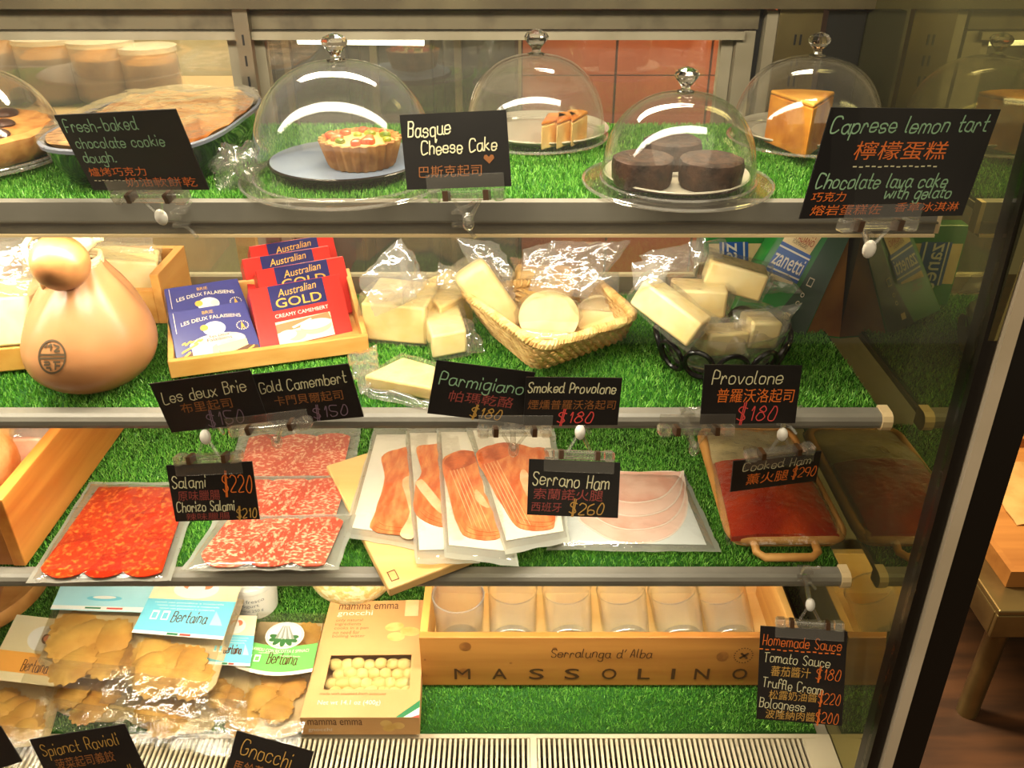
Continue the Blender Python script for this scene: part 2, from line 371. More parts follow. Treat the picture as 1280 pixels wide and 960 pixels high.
t = thing('kitchen_cabinet', ((x0+x1)/2, 2.1, 0), 'dark steel kitchen cabinet behind the middle sliding glass door', 'cabinet')
GR = M('cabinet_grey', c(112, 110, 102), .35, .5, n=(5, c(64, 64, 62)))
MB().box((x0, 1.9, 0), (x1, 2.3, 1.6), GR).build('body', t, smooth=False, bevel=.01)
for i, q in enumerate((.02, .36, .69)):
    d = MB().box((x0+(x1-x0)*q+.005, 1.885, .1), (x0+(x1-x0)*(q+.31)-.005, 1.899, 1.56), GR).build('door', t, smooth=False, bevel=.004)
    MB().box((x0+(x1-x0)*q+.03, 1.865, .9), (x0+(x1-x0)*q+.045, 1.884, 1.2), STEEL).build('handle', d, smooth=False)
t = thing('fluorescent_lamp', (PY(450, 54, 1.85).x, 1.85, PY(450, 54, 1.85).z), 'white fluorescent tube lamp glowing behind the middle glass door', 'lamp')
p0, p1 = PY(372, 50, 1.85), PY(530, 52, 1.85)
MB().tube([p0, p1], .008, 10, mat=M('tube_glow', (1, .93, .78, 1), emit=3.5)).build('tube', t)
b = MB(); b.box((p0.x-.02, 1.85, p0.z+.012), (p1.x+.02, 1.8845, p0.z+.05), ALU); b.build('housing', t, smooth=False)
t = thing('kitchen_shelf', (-.9, 1.62, 0), 'wooden kitchen rack with pale boards behind the left glass door', 'shelf')
zsh = PY(100, 128, 1.6).z
b = MB().box((-1.5, 1.5, zsh-.03), (-.52, 1.85, zsh), M('rack_brown', c(132, 106, 70), .6)); b.build('board', t, smooth=False)
for x in (-1.48, -.56): MB().box((x, 1.66, 0), (x+.04, 1.70, zsh-.03), PINE).build('leg', t, smooth=False)
TAN = M('dough_tan', c(206, 152, 84), .5, n=(9, c(176, 118, 58)))
LIDM = thin('tub_plastic', (.9, .85, .72, 1), .35, .2)
for i, (px, w_) in enumerate(((6, .066), (78, .060), (140, .056), (196, .050))):
    q = PY(px, 124, 1.62); hh = [.11, .10, .095, .085][i]
    t = thing('food_tub', (q.x, 1.62, zsh), ['tallest', 'second from left', 'third from left', 'smallest rightmost'][i]+' tub of tan dough on the rack behind the left glass door', 'tub', None)
    MB().lathe([(w_*.86, 0), (w_, .01), (w_, hh), (w_*.98, hh), (w_*.96, .012)], (q.x, 1.62, zsh), 28, LIDM).build('tub_wall', t)
    MB().lathe([(w_*.9, .012), (w_*.94, .02), (w_*.92, hh*.78), (w_*.5, hh*.9)], (q.x, 1.62, zsh), 24, TAN, mod=lambda a, r, z: 1+.03*math.sin(a*3+z*80)).build('dough', t)
    MB().lathe([(w_*1.03, hh), (w_*1.03, hh+.008), (w_*.5, hh+.011)], (q.x, 1.62, zsh), 28, LIDM).build('lid', t)

# front glass and its right-hand frame
YG0, YG1 = .640, .608; zg0, zg1 = CZ+.3, CZ-1.0
gy = lambda z: YG1+(YG0-YG1)*(z-(CZ-.842))/(.64)
b = MB(); q = lambda x, dy, z: V(x, gy(z)+dy, z)
b.hexa([q(XL, 0, zg1), q(XM-.004, 0, zg1), q(XM-.004, .005, zg1), q(XL, .005, zg1)], [q(XL, 0, zg0), q(XM-.004, 0, zg0), q(XM-.004, .005, zg0), q(XL, .005, zg0)], FRONT)
o = b.build('window_1', smooth=False); struct(o)
def post(n, x0, x1, d0, d1, mat):
    b = MB(); b.hexa([q(x0, d0, zg1), q(x1, d0, zg1), q(x1, d1, zg1), q(x0, d1, zg1)], [q(x0, d0, zg0), q(x1, d0, zg0), q(x1, d1, zg0), q(x0, d1, zg0)], mat)
    struct(b.build('trim_%d' % n, smooth=False))
FBLK = M('frame_black', c(24, 20, 14), .35, spec=.4)
post(9, XM-.0035, XM+.008, -.006, .018, FBLK)
post(10, XM+.009, XM+.020, -.012, .0, M('frame_trim_cream', c(206, 190, 162), .35, n=(5, c(188, 172, 142))))
post(11, XM+.021, XM+.052, -.008, .03, FBLK)
b = MB().box((XM+.009, .66, 0), (XM+.05, 1.09, CZ+.34), M('end_panel_black', c(30, 25, 16), .4)); struct(b.build('wall_right_outside', smooth=False))
post(12, XM+.075, XM+.083, .06, .09, M('side_rail_dark', c(70, 58, 34), .4, .4))

# ---------------------------------------------------------------- shelves with front rails, turf mats
def turf_mat():
    m, nt, N, L = newmat('turf_blades'); p = N['Principled BSDF']
    g = N.new('ShaderNodeNewGeometry'); r = N.new('ShaderNodeValToRGB')
    r.color_ramp.elements[0].color = c(62, 124, 32); r.color_ramp.elements[1].color = c(160, 216, 98); r.color_ramp.elements[1].position = 1
    e = r.color_ramp.elements.new(.5); e.color = c(94, 170, 50)
    L.new(g.outputs['Random Per Island'], r.inputs[0]); L.new(r.outputs[0], p.inputs['Base Color'])
    p.inputs['Roughness'].default_value = .38; p.inputs['Specular IOR Level'].default_value = .5; return m
TURF = turf_mat(); TURFB = M('turf_backing', c(36, 96, 24), .8)
def turf(k, x0, x1, y0, y1, label, dens=320000):
    b = MB().box((x0, y0, ZS[k]-.0075), (x1, y1, ZS[k]-.0055), TURFB)
    o0 = V((x0+x1)/2, (y0+y1)/2, ZS[k]-.0075)
    rng = np.random.default_rng(k); n = int((x1-x0)*(y1-y0)*dens)
    P = np.stack([rng.uniform(x0+.002, x1-.002, n), rng.uniform(y0+.001, y1-.002, n), np.full(n, ZS[k]-.0056)], 1)
    a = rng.uniform(0, 2*math.pi, n); wd = rng.uniform(.0004, .0007, n); le = rng.uniform(0, .0035, n); la = rng.uniform(0, 2*math.pi, n); h = rng.uniform(.0032, .0050, n)
    dx = np.stack([np.cos(a)*wd, np.sin(a)*wd, 0*a], 1); tip = P+np.stack([np.cos(la)*le, np.sin(la)*le, h], 1)
    tip[:, 1] = np.clip(tip[:, 1], y0-.002, y1)
    vv = np.stack([P-dx, P+dx, tip+dx*.45, tip-dx*.45], 1).reshape(-1, 3)-np.array(o0)
    bv = np.array([tuple(v-o0) for v in b.v]); nb = len(bv)
    me = bpy.data.meshes.new('turf_mat'); allv = np.concatenate([bv, vv]).astype(np.float32)
    loops = np.concatenate([np.array(b.f).reshape(-1), np.arange(n*4)+nb]).astype(np.int32); nf = len(b.f)+n
    me.vertices.add(len(allv)); me.vertices.foreach_set('co', allv.reshape(-1)); me.loops.add(len(loops)); me.loops.foreach_set('vertex_index', loops)
    me.polygons.add(nf); me.polygons.foreach_set('loop_start', np.arange(nf, dtype=np.int32)*4)
    me.materials.append(TURFB); me.materials.append(TURF); me.polygons.foreach_set('material_index', np.array([0]*len(b.f)+[1]*n, dtype=np.int32)); me.update()
    o = bpy.data.objects.new('turf_mat', me); col.objects.link(o); o.location = o0
    o['label'] = label; o['category'] = 'artificial grass'
SHP = M('shelf_plate', c(150, 142, 122), .4, .3)
def shelf(k, lip, label, yb=YB-.016):
    z = ZS[k]-.0078; t = thing('display_shelf', (-.3, .87, z-.006), label, 'shelf')
    MB().box((XL+.001, YF+.012, z-.006), (XE, yb, z-.0002), SHP).build('plate', t, smooth=False)
    b = MB()
    if lip > .02: b.box((XL+.001, YF, z-.022), (XE, YF+.011, z+.006), LIP); b.box((XL+.001, YF-.004, z-.012), (XE, YF, z-.0105), STEEL); b.box((XL+.001, YF-.003, z-.0245), (XE, YF+.008, z-.022), CREAM)
    else:
        pr = [(0, .006), (-.004, .004), (-.006, 0), (-.006, -.005), (-.004, -.009), (0, -.011), (.011, -.011), (.011, .006)]
        for x0, x1 in ((XL+.001, XE-.006),): b.prism([(x0, YF+y, z+h) for y, h in pr], (x1-x0, 0, 0), LIP)
    b.build('front_rail', t, smooth=False)
    if lip < .02:
        b = MB(); b.prism([(XE-.006, YF+y*1.25-.0005, z-.0025+(h+.0025)*1.2) for y, h in pr], (.010, 0, 0), CREAM); b.build('end_cap', t, smooth=False)
    else: MB().box((XE, YF, z-.022), (XE+.004, YF+.011, z+.006), CREAM).build('end_cap', t, smooth=False)
shelf(1, .028, 'top display shelf with the tall grey lip, carrying the domed cakes')
shelf(2, .017, 'second display shelf with a slim grey rail, carrying cheese')
shelf(3, .017, 'third display shelf with a slim grey rail, carrying sliced meats')
turf(1, -.74, XE-.002, YF+.013, YB-.02, 'green artificial turf under the domed cakes on the top shelf')
turf(2, -.72, XE-.002, YF+.013, YB-.02, 'green artificial turf under the cheeses on the second shelf')
turf(3, -.66, XE-.002, YF+.013, YB-.002, 'green artificial turf under the sliced meats on the third shelf')
turf(4, -.92, XE+.004, .702, YB-.002, 'dark green artificial turf on the case floor around the wine crate')
b = MB().box((XL+.001, .70, ZS[4]-.06), (XM-.001, YB-.001, ZS[4]-.0078), SHP)
o = b.build('case_floor', smooth=False); struct(o)
# air return grille in front of the floor turf
t = thing('air_grille', (-.3, .655, ZS[4]-.012), 'slotted pale metal air grille along the bottom front of the case', 'grille')
GRM = M('grille_metal', c(206, 192, 160), .4, .2)
b = MB(); x = -.7; zc_ = ZS[4]-.006
while x < XE-.012:
    b.box((x, .615, zc_-.004), (x+.0031, .696, zc_), GRM); x += .0063
b.build('slats', t, smooth=False)
b = MB(); b.box((-.72, .694, zc_-.012), (XE, .700, zc_+.001), GRM)
xx = S(4, 667, 935).x; b.box((xx-.004, .615, zc_-.012), (xx+.004, .696, zc_+.0012), GRM)
b.box((XE-.014, .615, zc_-.012), (XM-.001, .70, zc_+.0005), GRM); b.build('frame', t, smooth=False)
MB().box((-.72, .612, zc_-.05), (XE, .70, zc_-.045), DARK).build('tray', t, smooth=False)  # dark sheet added under the slats, its colour gives the gaps their shade
# ================================================================ TOP SHELF: domes, plates, cakes
DOMEP = 2.4
def cake_dome(base, R, H, knob_h, label, flange=0, group='clear cake domes on the top shelf'):
    t = thing('cake_dome', base, label, 'dome', group); th = .0022
    pr = lambda R_, H_: [(R_*(1-(z)**DOMEP)**(1/DOMEP), z*H_) for z in [i/26 for i in range(26)]+[.975, .988, .996]]
    out = pr(R, H); inn = [(r, z) for r, z in pr(R-th, H-th)][::-1]
    foot = [(R-th, .0), (R+flange, .0), (R+flange, .002), (R+.001, .0035)] if flange else [(R-th, 0), (R+.003, 0), (R+.003, .004)]
    prof = foot+out[2:]+[(.0005, H), (.0005, H-th)]+inn[:-2]
    MB().lathe(prof, base, 72, DOME, closed=True).build('dome_shell', t)
    rr_ = R+max(flange, .003)
    MB().lathe([(rr_+.0016*math.cos(x), .0017+.0016*math.sin(x)) for x in [i*math.pi/4 for i in range(8)]], base, 72, RIMC, closed=True).build('foot_rim', t)
    if flange: MB().lathe([(R+.0016*math.cos(x), .0045+.0012*math.sin(x)) for x in [i*math.pi/4 for i in range(8)]], base, 72, RIMC, closed=True).build('foot_rim', t)
    k = knob_h; b = MB()
    kp = [(.10, -.02), (.36, 0), (.36, .05), (.2, .10), (.17, .2), (.24, .3), (.47, .58), (.5, .72), (.40, .86), (.2, .95), (.03, 1)]
    b.lathe([(r*k*1.02, z*k) for r, z in kp], base+V(0, 0, H), 10, CRYST)
    b.build('knob', t, smooth=False)
    return t
def plate(ctr, R, h, label, mat, rim=.006, group=None, under=None):
    prof = [(R*.55, 0), (R*.6, h*.25), (R*.97, h*.8), (R, h), (R*.985, h+.001), (R*.8, h*.72), (R*.78, h*.6), (.001, h*.6)]
    b = MB(); b.lathe(prof, ctr, 64, mat); o = b.build('plate', origin=ctr)
    o['label'] = label; o['category'] = 'plate'
    if group: o['group'] = group
    return o
def on1(px, py, h=0): return S(1, px, py, h)
def dome_at(cx, cy, hw, topy, knoby, label, hfl=0, lift=0):
    base = on1(cx, cy, lift); m = mpp(base); R = hw*m
    topz = PY(cx, topy, base.y).z; kz = PY(cx, knoby, base.y).z
    return base, R, cake_dome(base, R, topz-base.z, kz-topz, label, hfl*m)
# fruit tart under the big dome
base, R, _ = dome_at(434, 222, 113, 76, 41, 'clear dome with crystal knob over the small fruit tart', 17)
BLUEP = M('blue_grey_plate', c(140, 152, 172), .3, n=(20, c(122, 136, 160)))
pc = on1(434, 208, .0005); Rp = .0735
b = MB(); b.lathe([(Rp*.7, 0), (Rp*.98, .004), (Rp, .0075), (Rp*.975, .0085)], pc, 64, M('plate_black', c(26, 22, 22), .25)); b.lathe([(Rp*.972, .0086), (Rp*.9, .007), (.001, .007)], pc, 64, BLUEP)
o = b.build('plate', origin=pc); o['label'] = 'blue-grey flat plate with a dark rim, carrying the fruit tart'; o['category'] = 'plate'
CRUST = M('tart_crust', c(202, 142, 78), .7, n=(60, c(168, 106, 52)), bump=(200, .5))
tc_ = on1(453, 206, .0085); Rt = 50*mpp(tc_)
t = thing('fruit_tart', tc_, 'small fluted tart with custard and red and green fruit on the blue-grey plate', 'tart')
flut = lambda a, r, z: 1+.045*math.cos(24*a)*(1 if r > Rt*.6 else 0)
MB().lathe([(Rt*.72, 0), (Rt*.8, .002), (Rt*.97, .023), (Rt*.99, .0255), (Rt*.93, .0262), (Rt*.86, .021), (.001, .021)], tc_, 144, CRUST, mod=flut).build('crust', t)
MB().lathe([(Rt*.87, .021), (Rt*.7, .0245), (Rt*.3, .0255), (.001, .0255)], tc_, 40, M('custard', c(246, 214, 130), .3, sss=.2)).build('custard', t)
REDF = M('red_fruit', c(224, 84, 46), .25, n=(80, c(236, 120, 70)), sss=.15); GRNF = M('green_fruit', c(150, 158, 40), .3, n=(90, c(100, 122, 26)))
for i, (a, r, mt, s_) in enumerate([(3.5, .55, REDF, .011), (3.0, .72, REDF, .010), (2.5, .5, REDF, .010), (5.2, .55, REDF, .012), (4.7, .62, REDF, .010), (5.7, .3, REDF, .009), (.2, .62, GRNF, .009), (.9, .35, GRNF, .009), (4.0, .62, GRNF, .008), (5.9, .75, GRNF, .008), (.6, .66, REDF, .009), (1.6, .6, REDF, .009), (2.1, .15, GRNF, .007)]):
    p = tc_+V(math.cos(a)*r*Rt, math.sin(a)*r*Rt, .0265)
    b = MB(); b.blob(p, s_*.62, s_*.5, s_*.32, 10, .25, 90, mt, Matrix.Rotation(a*3, 3, 'Z'), power=.7); b.build('fruit_piece', t, **({'label': 'green fruit piece'} if mt is GRNF else {'label': 'red fruit piece'}))
# cheesecake
plate(on1(676, 172, .0005), .072, .012, 'white plate under the cheesecake at the back', WHITE, group=None)
base, R, _ = dome_at(669, 170, 86, 68, 36, 'clear dome with crystal knob over the slices of cheesecake, back centre', 0, .0085)
CHK = M('cheesecake_side', c(240, 206, 138), .6, n=(40, c(222, 170, 92)), bump=(120, .3)); BRN = M('cheesecake_top', c(196, 106, 36), .4, n=(40, c(222, 146, 60)))
def wedge(name, tip, dirv, length, width, h, label, cat_, side, top, group=None, toph=.004):
    t = thing(name, tip, label, cat_, group); d = Vector(dirv).normalized(); s_ = V(-d.y, d.x, 0)
    arc = [d*length*math.cos(a)+s_*width*.5*a/.5 for a in (-.5, -.25, 0, .25, .5)]
    pts = [V(0, 0, 0)]+arc
    MB().prism([tip+p for p in pts], (0, 0, h), side).build('crumb', t, bevel=.0015)
    MB().prism([tip+p*1.0+V(0, 0, h+.0001) for p in pts], (0, 0, toph), top).build('top_crust', t, bevel=.0015)
    return t
for i, (px, py, dx) in enumerate(((676, 189, .25), (695, 188, .1), (714, 185, -.05))):
    wedge('cheesecake_slice', on1(px, py, .0075), (.25+dx, 1, 0), .045, .022, .024, ['left', 'middle', 'right'][i]+' slice of browned cheesecake under the back centre dome', 'cake', CHK, BRN, 'cheesecake slices')
# three lava cakes
plate(on1(844, 227, .0005), .0655, .009, 'white rimmed plate under the three chocolate lava cakes', WHITE)
base, R, _ = dome_at(846, 228, 95, 115, 83, 'clear flanged dome with crystal knob over the three chocolate cakes', 22)
LAVA = M('lava_cake', c(46, 28, 18), .75, n=(90, c(74, 47, 30)), bump=(160, 1.2))
for i, (px, py, hw, nm) in enumerate(((802, 230, 41, 'left of three round chocolate lava cakes under the front dome'), (886, 232, 43, 'right of three round chocolate lava cakes under the front dome'), (838, 206, 39, 'rear of three round chocolate lava cakes under the front dome'))):
    p = on1(px, py, .0055); r = hw*mpp(p)*.93; b = MB(); H = .025
    b.lathe([(r*.9, 0), (r*.97, .004), (r, H*.7), (r*.97, H*.93), (r*.85, H), (r*.6, H*.97), (r*.3, H*.9), (.001, H*.86)], p, 40, LAVA, mod=lambda a, q, z: 1+.02*math.sin(5*a+i*2)+.012*math.sin(11*a+z*300))
    o = b.build('lava_cake', origin=p); o['label'] = nm; o['category'] = 'cake'; o['group'] = 'chocolate lava cakes'
# lemon cake at the right
plate(on1(1008, 174, .0005), .074, .012, 'white plate under the yellow lemon cake, back right', WHITE)
base, R, _ = dome_at(1004, 173, 89, 70, 40, 'clear dome with crystal knob over the yellow lemon cake, back right', 0, .0085)
LEM = M('lemon_cake', c(226, 150, 50), .6, n=(40, c(200, 120, 34)), bump=(150, .4)); LEMT = M('lemon_top', c(236, 172, 70), .5, n=(30, c(220, 146, 50)))
wedge('lemon_cake', on1(1006, 199, .0075), (.12, 1, 0), .07, .062, .047, 'tall yellow wedge of lemon cake under the back right dome', 'cake', LEM, LEMT)
# dark pie at the far left
plate(on1(-38, 196, .0005), .098, .016, 'pale plate under the cookie pie at the left edge', WHITE)
pc = on1(-36, 192, .0105); PIE = M('pie_crust', c(222, 160, 84), .65, n=(50, c(190, 118, 50)), bump=(160, .5)); Rq = .077
t = thing('cookie_pie', pc, 'round golden pie with chocolate pieces under the dome at the left edge', 'pie')
MB().lathe([(Rq*.93, 0), (Rq, .006), (Rq*1.02, .022), (Rq*.97, .026), (Rq*.9, .023), (.001, .023)], pc, 60, PIE, mod=lambda a, r, z: 1+.02*math.cos(18*a)*(r > Rq*.85)).build('crust', t)
CHOC = M('chocolate', c(60, 32, 20), .45, n=(50, c(84, 50, 34)))
rr = random.Random(4)
for i in range(16):
    a, r = rr.uniform(0, 6.28), rr.uniform(.2, .8)*Rq
    MB().blob(pc+V(math.cos(a)*r, math.sin(a)*r, .0245), .013, .010, .005, 12, .3, 60, CHOC, Matrix.Rotation(a, 3, 'Z')).build('chocolate_piece', t)
base, R, _ = dome_at(-36, 196, 112, 84, 46, 'clear dome over the chocolate cookie pie at the left edge', 4, .0105)
# wrapped dish of cookie dough
dc = V(-.345, .862, ZS[1]+.0005); A_, B_ = .082, .126; rot = Matrix.Rotation(-.04, 3, 'Z'); DH = .034
se = lambda a, A, B, e=.62: rot @ V(math.copysign(abs(math.cos(a))**e, math.cos(a))*A, math.copysign(abs(math.sin(a))**e, math.sin(a))*B, 0)
t = thing('baking_dish', dc, 'dark oval glass dish of cookie dough wrapped in cling film', 'dish')
SMOKE = thin('smoked_glass', (.22, .20, .17, 1), .10, .04, milkc=(.35, .36, .4, 1), boost=1.6)
DISHRIM = M('dish_rim', c(120, 122, 132), .15)
prof = [(.84, 0), (.87, .003), (.94, DH*.55), (.985, DH*.96), (1.0, DH), (.985, DH+.002), (.955, DH), (.9, DH*.5), (.80, .006)]
def dishring(prof, mat, n=64):
    b = MB(); k = len(prof)
    b.grid(lambda u, v: dc+se(2*math.pi*u, A_*prof[round(v*(k-1))][0], B_*prof[round(v*(k-1))][0])+V(0, 0, prof[round(v*(k-1))][1]), n, k-1, mat, closeu=True); return b
b = dishring(prof, SMOKE); b.prism([dc+se(2*math.pi*i/48, A_*.84, B_*.84)+V(0, 0, .0002) for i in range(48)], (0, 0, .004), SMOKE); b.build('bowl', t)
dishring([(.985, DH-.001), (1.012, DH), (1.015, DH+.003), (.99, DH+.004), (.965, DH+.002)], DISHRIM).build('rim', t)
PARCH = M('parchment', c(214, 164, 104), .55, n=(18, c(192, 138, 80)), bump=(40, .6))
def pf(u, v):
    a = 2*math.pi*u; r = .55+.40*v; z = .007+(DH-.004)*v**1.4
    if v > .8: z += .008*(v-.8)/.2*(.1+noise.noise(V(math.cos(a)*2.5, math.sin(a)*2.5, 3)))
    q = se(a, A_*r, B_*r); z += .004*noise.noise(q*40)
    return dc+q+V(0, 0, max(z, .008))
b = MB(); b.grid(pf, 72, 10, PARCH, closeu=True); b.prism([dc+se(2*math.pi*i/48, A_*.56, B_*.56)+V(0, 0, .0085) for i in range(48)], (0, 0, .002), PARCH); o = b.build('parchment', t)
COOK = M('cookie_dough', c(216, 160, 92), .75, n=(50, c(188, 126, 62)), bump=(130, .9))
# slab with pieces already cut away at the front right
sl = [dc+V(x*A_, y*B_, .012) for x, y in ((-.74, -.72), (-.1, -.74), (-.02, -.02), (.30, -.42), (.42, .10), (.80, .16), (.82, .66), (.6, .86), (-.6, .86), (-.82, .6))]
MB().prism(sl, (0, 0, DH-.010), COOK).build('cookie_slab', t, bevel=.003, bevel_seg=3)
b = MB()
for i in range(16):
    x, y = rr.uniform(-.5, .7), rr.uniform(.25, .75); b.blob(dc+V(x*A_, y*B_, DH+.002), .010, .012, .004, 12, .5, 60, COOK)
b.build('crumb_top', t)
b = MB(); b.grid(lambda u, v: dc+se(2*math.pi*u, A_*1.02*v, B_*1.02*v)+V(0, 0, DH+.0085+.0035*noise.noise(V(math.cos(6.28*u)*v*4, math.sin(6.28*u)*v*4, 1))+.004*(1-v)), 48, 10, FILM, closeu=True)
b.grid(lambda u, v: dc+se(2*math.pi*u, A_*(1.022-.30*v), B_*(1.022-.30*v))+V(0, 0, DH*(1-v)+.004+.003*noise.noise(V(u*60, v*4, 2))*(1-v)), 90, 8, FILM, closeu=True); b.build('cling_film', t)
kp = PY(296, 212, .765); b = MB()
b.blob(kp, .016, .013, .015, 26, 1.5, 110, FILM); b.blob(kp, .011, .009, .011, 22, 1.6, 150, FILM); b.blob(kp+V(-.012, .01, .004), .014, .009, .008, 20, 1.2, 130, FILM)
b.build('film_knot', t)

# ================================================================ CARDS AND CLIPS
INK = {'g': M('ink_green', c(150, 190, 150), .6), 'y': M('ink_cream', c(226, 218, 176), .6), 'o': M('ink_orange', c(236, 118, 40), .6), 'r': M('ink_red', c(232, 80, 76), .6), 'b': M('ink_brown', c(150, 92, 44), .6), 'd': M('ink_dim_red', c(150, 66, 58), .6), 'p': M('ink_dim_purple', c(128, 104, 122), .6), 'w': M('ink_blue', c(90, 130, 210), .6), 'n': M('ink_ochre', c(196, 150, 70), .6)}
def card_face(TL, TR, BL, BR, Y, flip=-1, damp=1.0):
    q = [V(*p, 0) for p in (TL, TR, BL, BR)]; ctr = (q[0]+q[1]+q[2]+q[3])/4
    u = (q[1]-q[0]+q[3]-q[2])/2; v = (q[2]-q[0]+q[3]-q[1])/2; p = u.dot(v)
    k = math.sqrt(abs(p))*damp
    b = -k*flip; a = (k if p > 0 else -k)*flip
    d0 = depth(PY(ctr.x, ctr.y, Y)); out = []
    for (su, sv), pt in zip(((-.5, -.5), (.5, -.5), (-.5, .5), (.5, .5)), q):
        out.append(PD(pt.x, pt.y, d0*(1+(a*su+b*sv)/FPX)))
    U = ((out[1]-out[0])+(out[3]-out[2]))/2; W = ((out[2]-out[0])+(out[3]-out[1]))/2; C = (out[0]+out[1]+out[2]+out[3])/4
    return Face(C-U/2-W/2, C+U/2-W/2, C-U/2+W/2)
def price_card(quad, Y, label, items, flip=-1, damp=1.0, th=.00105, name='price_card'):
    F = card_face(*quad, Y, flip, damp); ctr = F.p(.5, .5)
    t = thing(name, ctr, label, 'sign')
    MB().hexa([F.p(0, 0, -.0012), F.p(1, 0, -.0012), F.p(1, 1, -.0012), F.p(0, 1, -.0012)], [F.p(0, 0), F.p(1, 0), F.p(1, 1), F.p(0, 1)], BLACK).build('board', t, smooth=False)
    inks = {}
    for it in items:
        s_, u, v, wd, ht, ink = it[:6]; rise = it[6] if len(it) > 6 else 0
        mb = inks.setdefault((ink, s_), MB())
        if s_ == '*heart':
            F.poly(mb, [(u+wd*x, v-ht*y) for x, y in ((.5, 0), (.0, .6), (.08, .95), (.3, 1), (.5, .75), (.7, 1), (.92, .95), (1, .6))], INK[ink], .0006)
        elif s_ == '*line':
            for i in range(14): F.rect(mb, u+wd*i/14, v-.006+.004*math.sin(i*2), u+wd*(i+.62)/14, v+.006+.004*math.sin(i*2), INK[ink], .0005)
        elif all(ord(ch) < 128 for ch in s_): F.hand(mb, s_, u, v, wd, ht, INK[ink], th, rise=rise)
        else: F.text(mb, s_, u, v, wd, ht, INK[ink], .0006, bold=0.0, rise=rise, slant=.08)
    for mb in inks.values(): mb.build('lettering', t, smooth=False)
    return F
NYL = M('white_nylon', c(238, 232, 220), .35)
def clip(F, u0, u1, edge, rail, label, lens=.011, nyl=True):
    """clear card clip: grip bar with two dark pins, card jaw, ball joint and rail clamp"""
    sg = 1 if edge == 'bottom' else -1; v0 = 1.0 if edge == 'bottom' else 0.0
    dv = 1/F.h; mid = F.p((u0+u1)/2, v0+sg*.006*dv); t = thing('card_clip', mid, label, 'clip', 'clear card clips')
    b = MB(); L = (u1-u0)*F.w
    b.obox(mid, F.u, F.v, F.N, L, .008, .009, ACRYL)
    b.obox(mid-F.N*.001, F.u, F.v, F.N, L*.52, .004, .006, ACRYL)
    for s_ in (-1, 1): b.obox(mid+F.u*(s_*L*.42), F.u, F.v, F.N, L*.12, .010, .011, ACRYL)
    b.build('grip_bar', t, smooth=False, bevel=.001)
    MB().obox(F.p((u0+u1)/2, v0-sg*lens*.4*dv, .0022), F.u, F.v, F.N, L, lens*1.2, .0012, ACRYL).build('jaw', t, smooth=False, bevel=.0004)
    for s_ in (-1, 1): MB().obox(mid+F.u*(s_*L*.26), F.u, F.v, F.N, .0045, .0082, .0102, M('clip_pin_brown', c(70, 44, 20), .4)).build('pin', t, smooth=False)
    rail = Vector(rail); d = (rail-mid); j = mid+F.v*sg*.020+d.normalized()*.002
    b = MB()
    for s_ in (-1, 1): b.tube([mid+F.u*(s_*.011)+F.v*sg*.003, j+F.u*(s_*.003)-F.v*sg*.004, j], .0016, 6, mat=ACRYL)
    b.build('arm', t)
    b = MB(); b.blob(j, .0052, .0052, .0075, 14, mat=NYL if nyl else ACRYL, rot=F.v.to_track_quat('Z', 'Y').to_matrix()); b.build('ball_joint', t)
    b = MB(); e = (rail-j)
    if e.length < .004: e = V(0, .006, -.006)
    b.tube([j, j+e*.5, rail], .0026, 8, mat=ACRYL)
    for s_ in (-1, 1):
        b.tube([rail+V(-.006, -.004, s_*.005), rail+V(-.001, .003, s_*.0075), rail+V(.008, -.002, s_*.011), rail+V(.013, -.006, s_*.016)], .0017, 6, mat=ACRYL)
        b.obox(rail+V(0, .001, s_*.006), V(1, 0, 0), V(0, 1, 0), V(0, 0, 1), .014, .012, .0025, ACRYL)
    b.build('rail_clamp', t, smooth=False)
    return t
def railpt(k, px): return S(k, px, {1: 276, 2: 520, 3: 718}[k]) if False else PY(px, {1: 272, 2: 521, 3: 718}[k], YF-.006)
F = price_card(((65, 143), (221, 138), (119, 239), (259, 236)), .685, 'black card reading Fresh-baked chocolate cookie dough, clipped to the top shelf', [
 ('Fresh-baked', .04, .21, .62, .15, 'g'), ('chocolate cookie', .06, .42, .76, .13, 'g'), ('dough.', .06, .61, .30, .13, 'g'),
 ('爐烤巧克力', .05, .80, .50, .12, 'o'), ('*line', .06, .86, .5, .01, 'y'), ('奶油軟餅乾', .33, .95, .60, .13, 'o')])
clip(F, .16, .80, 'bottom', railpt(1, 226), 'clear clip gripping the cookie dough card on the tall rail')
F = price_card(((498, 144), (634, 137), (510, 237), (638, 233)), .69, 'black card reading Basque Cheese Cake with a heart, clipped to the top shelf', [
 ('Basque', .06, .30, .42, .19, 'y', .02), ('Cheese Cake', .17, .54, .73, .17, 'y', .03), ('巴斯克起司', .13, .85, .60, .16, 'b', 0), ('*heart', .76, .69, .10, .12, 'b')])
clip(F, .20, .94, 'bottom', railpt(1, 575), 'clear clip gripping the Basque Cheese Cake card on the tall rail', nyl=False)
F = price_card(((1041, 137), (1250, 134), (998, 271), (1204, 272)), .655, 'large slanted black card reading Caprese lemon tart, at the right end of the top shelf', [
 ('Caprese lemon tart', .02, .22, .94, .14, 'g', .02), ('檸檬蛋糕', .20, .46, .55, .17, 'o'), ('*line', .22, .52, .52, .01, 'y'),
 ('Chocolate lava cake', .03, .72, .80, .13, 'g'), ('巧克力', .03, .84, .2, .09, 'o'), ('with gelato', .46, .82, .42, .11, 'g'), ('熔岩蛋糕佐', .05, .97, .42, .10, 'o'), ('香草冰淇淋', .55, .95, .40, .09, 'o')], th=.00115, damp=.55)
clip(F, .25, .72, 'bottom', railpt(1, 1075), 'clear clip gripping the slanted Caprese lemon tart card')
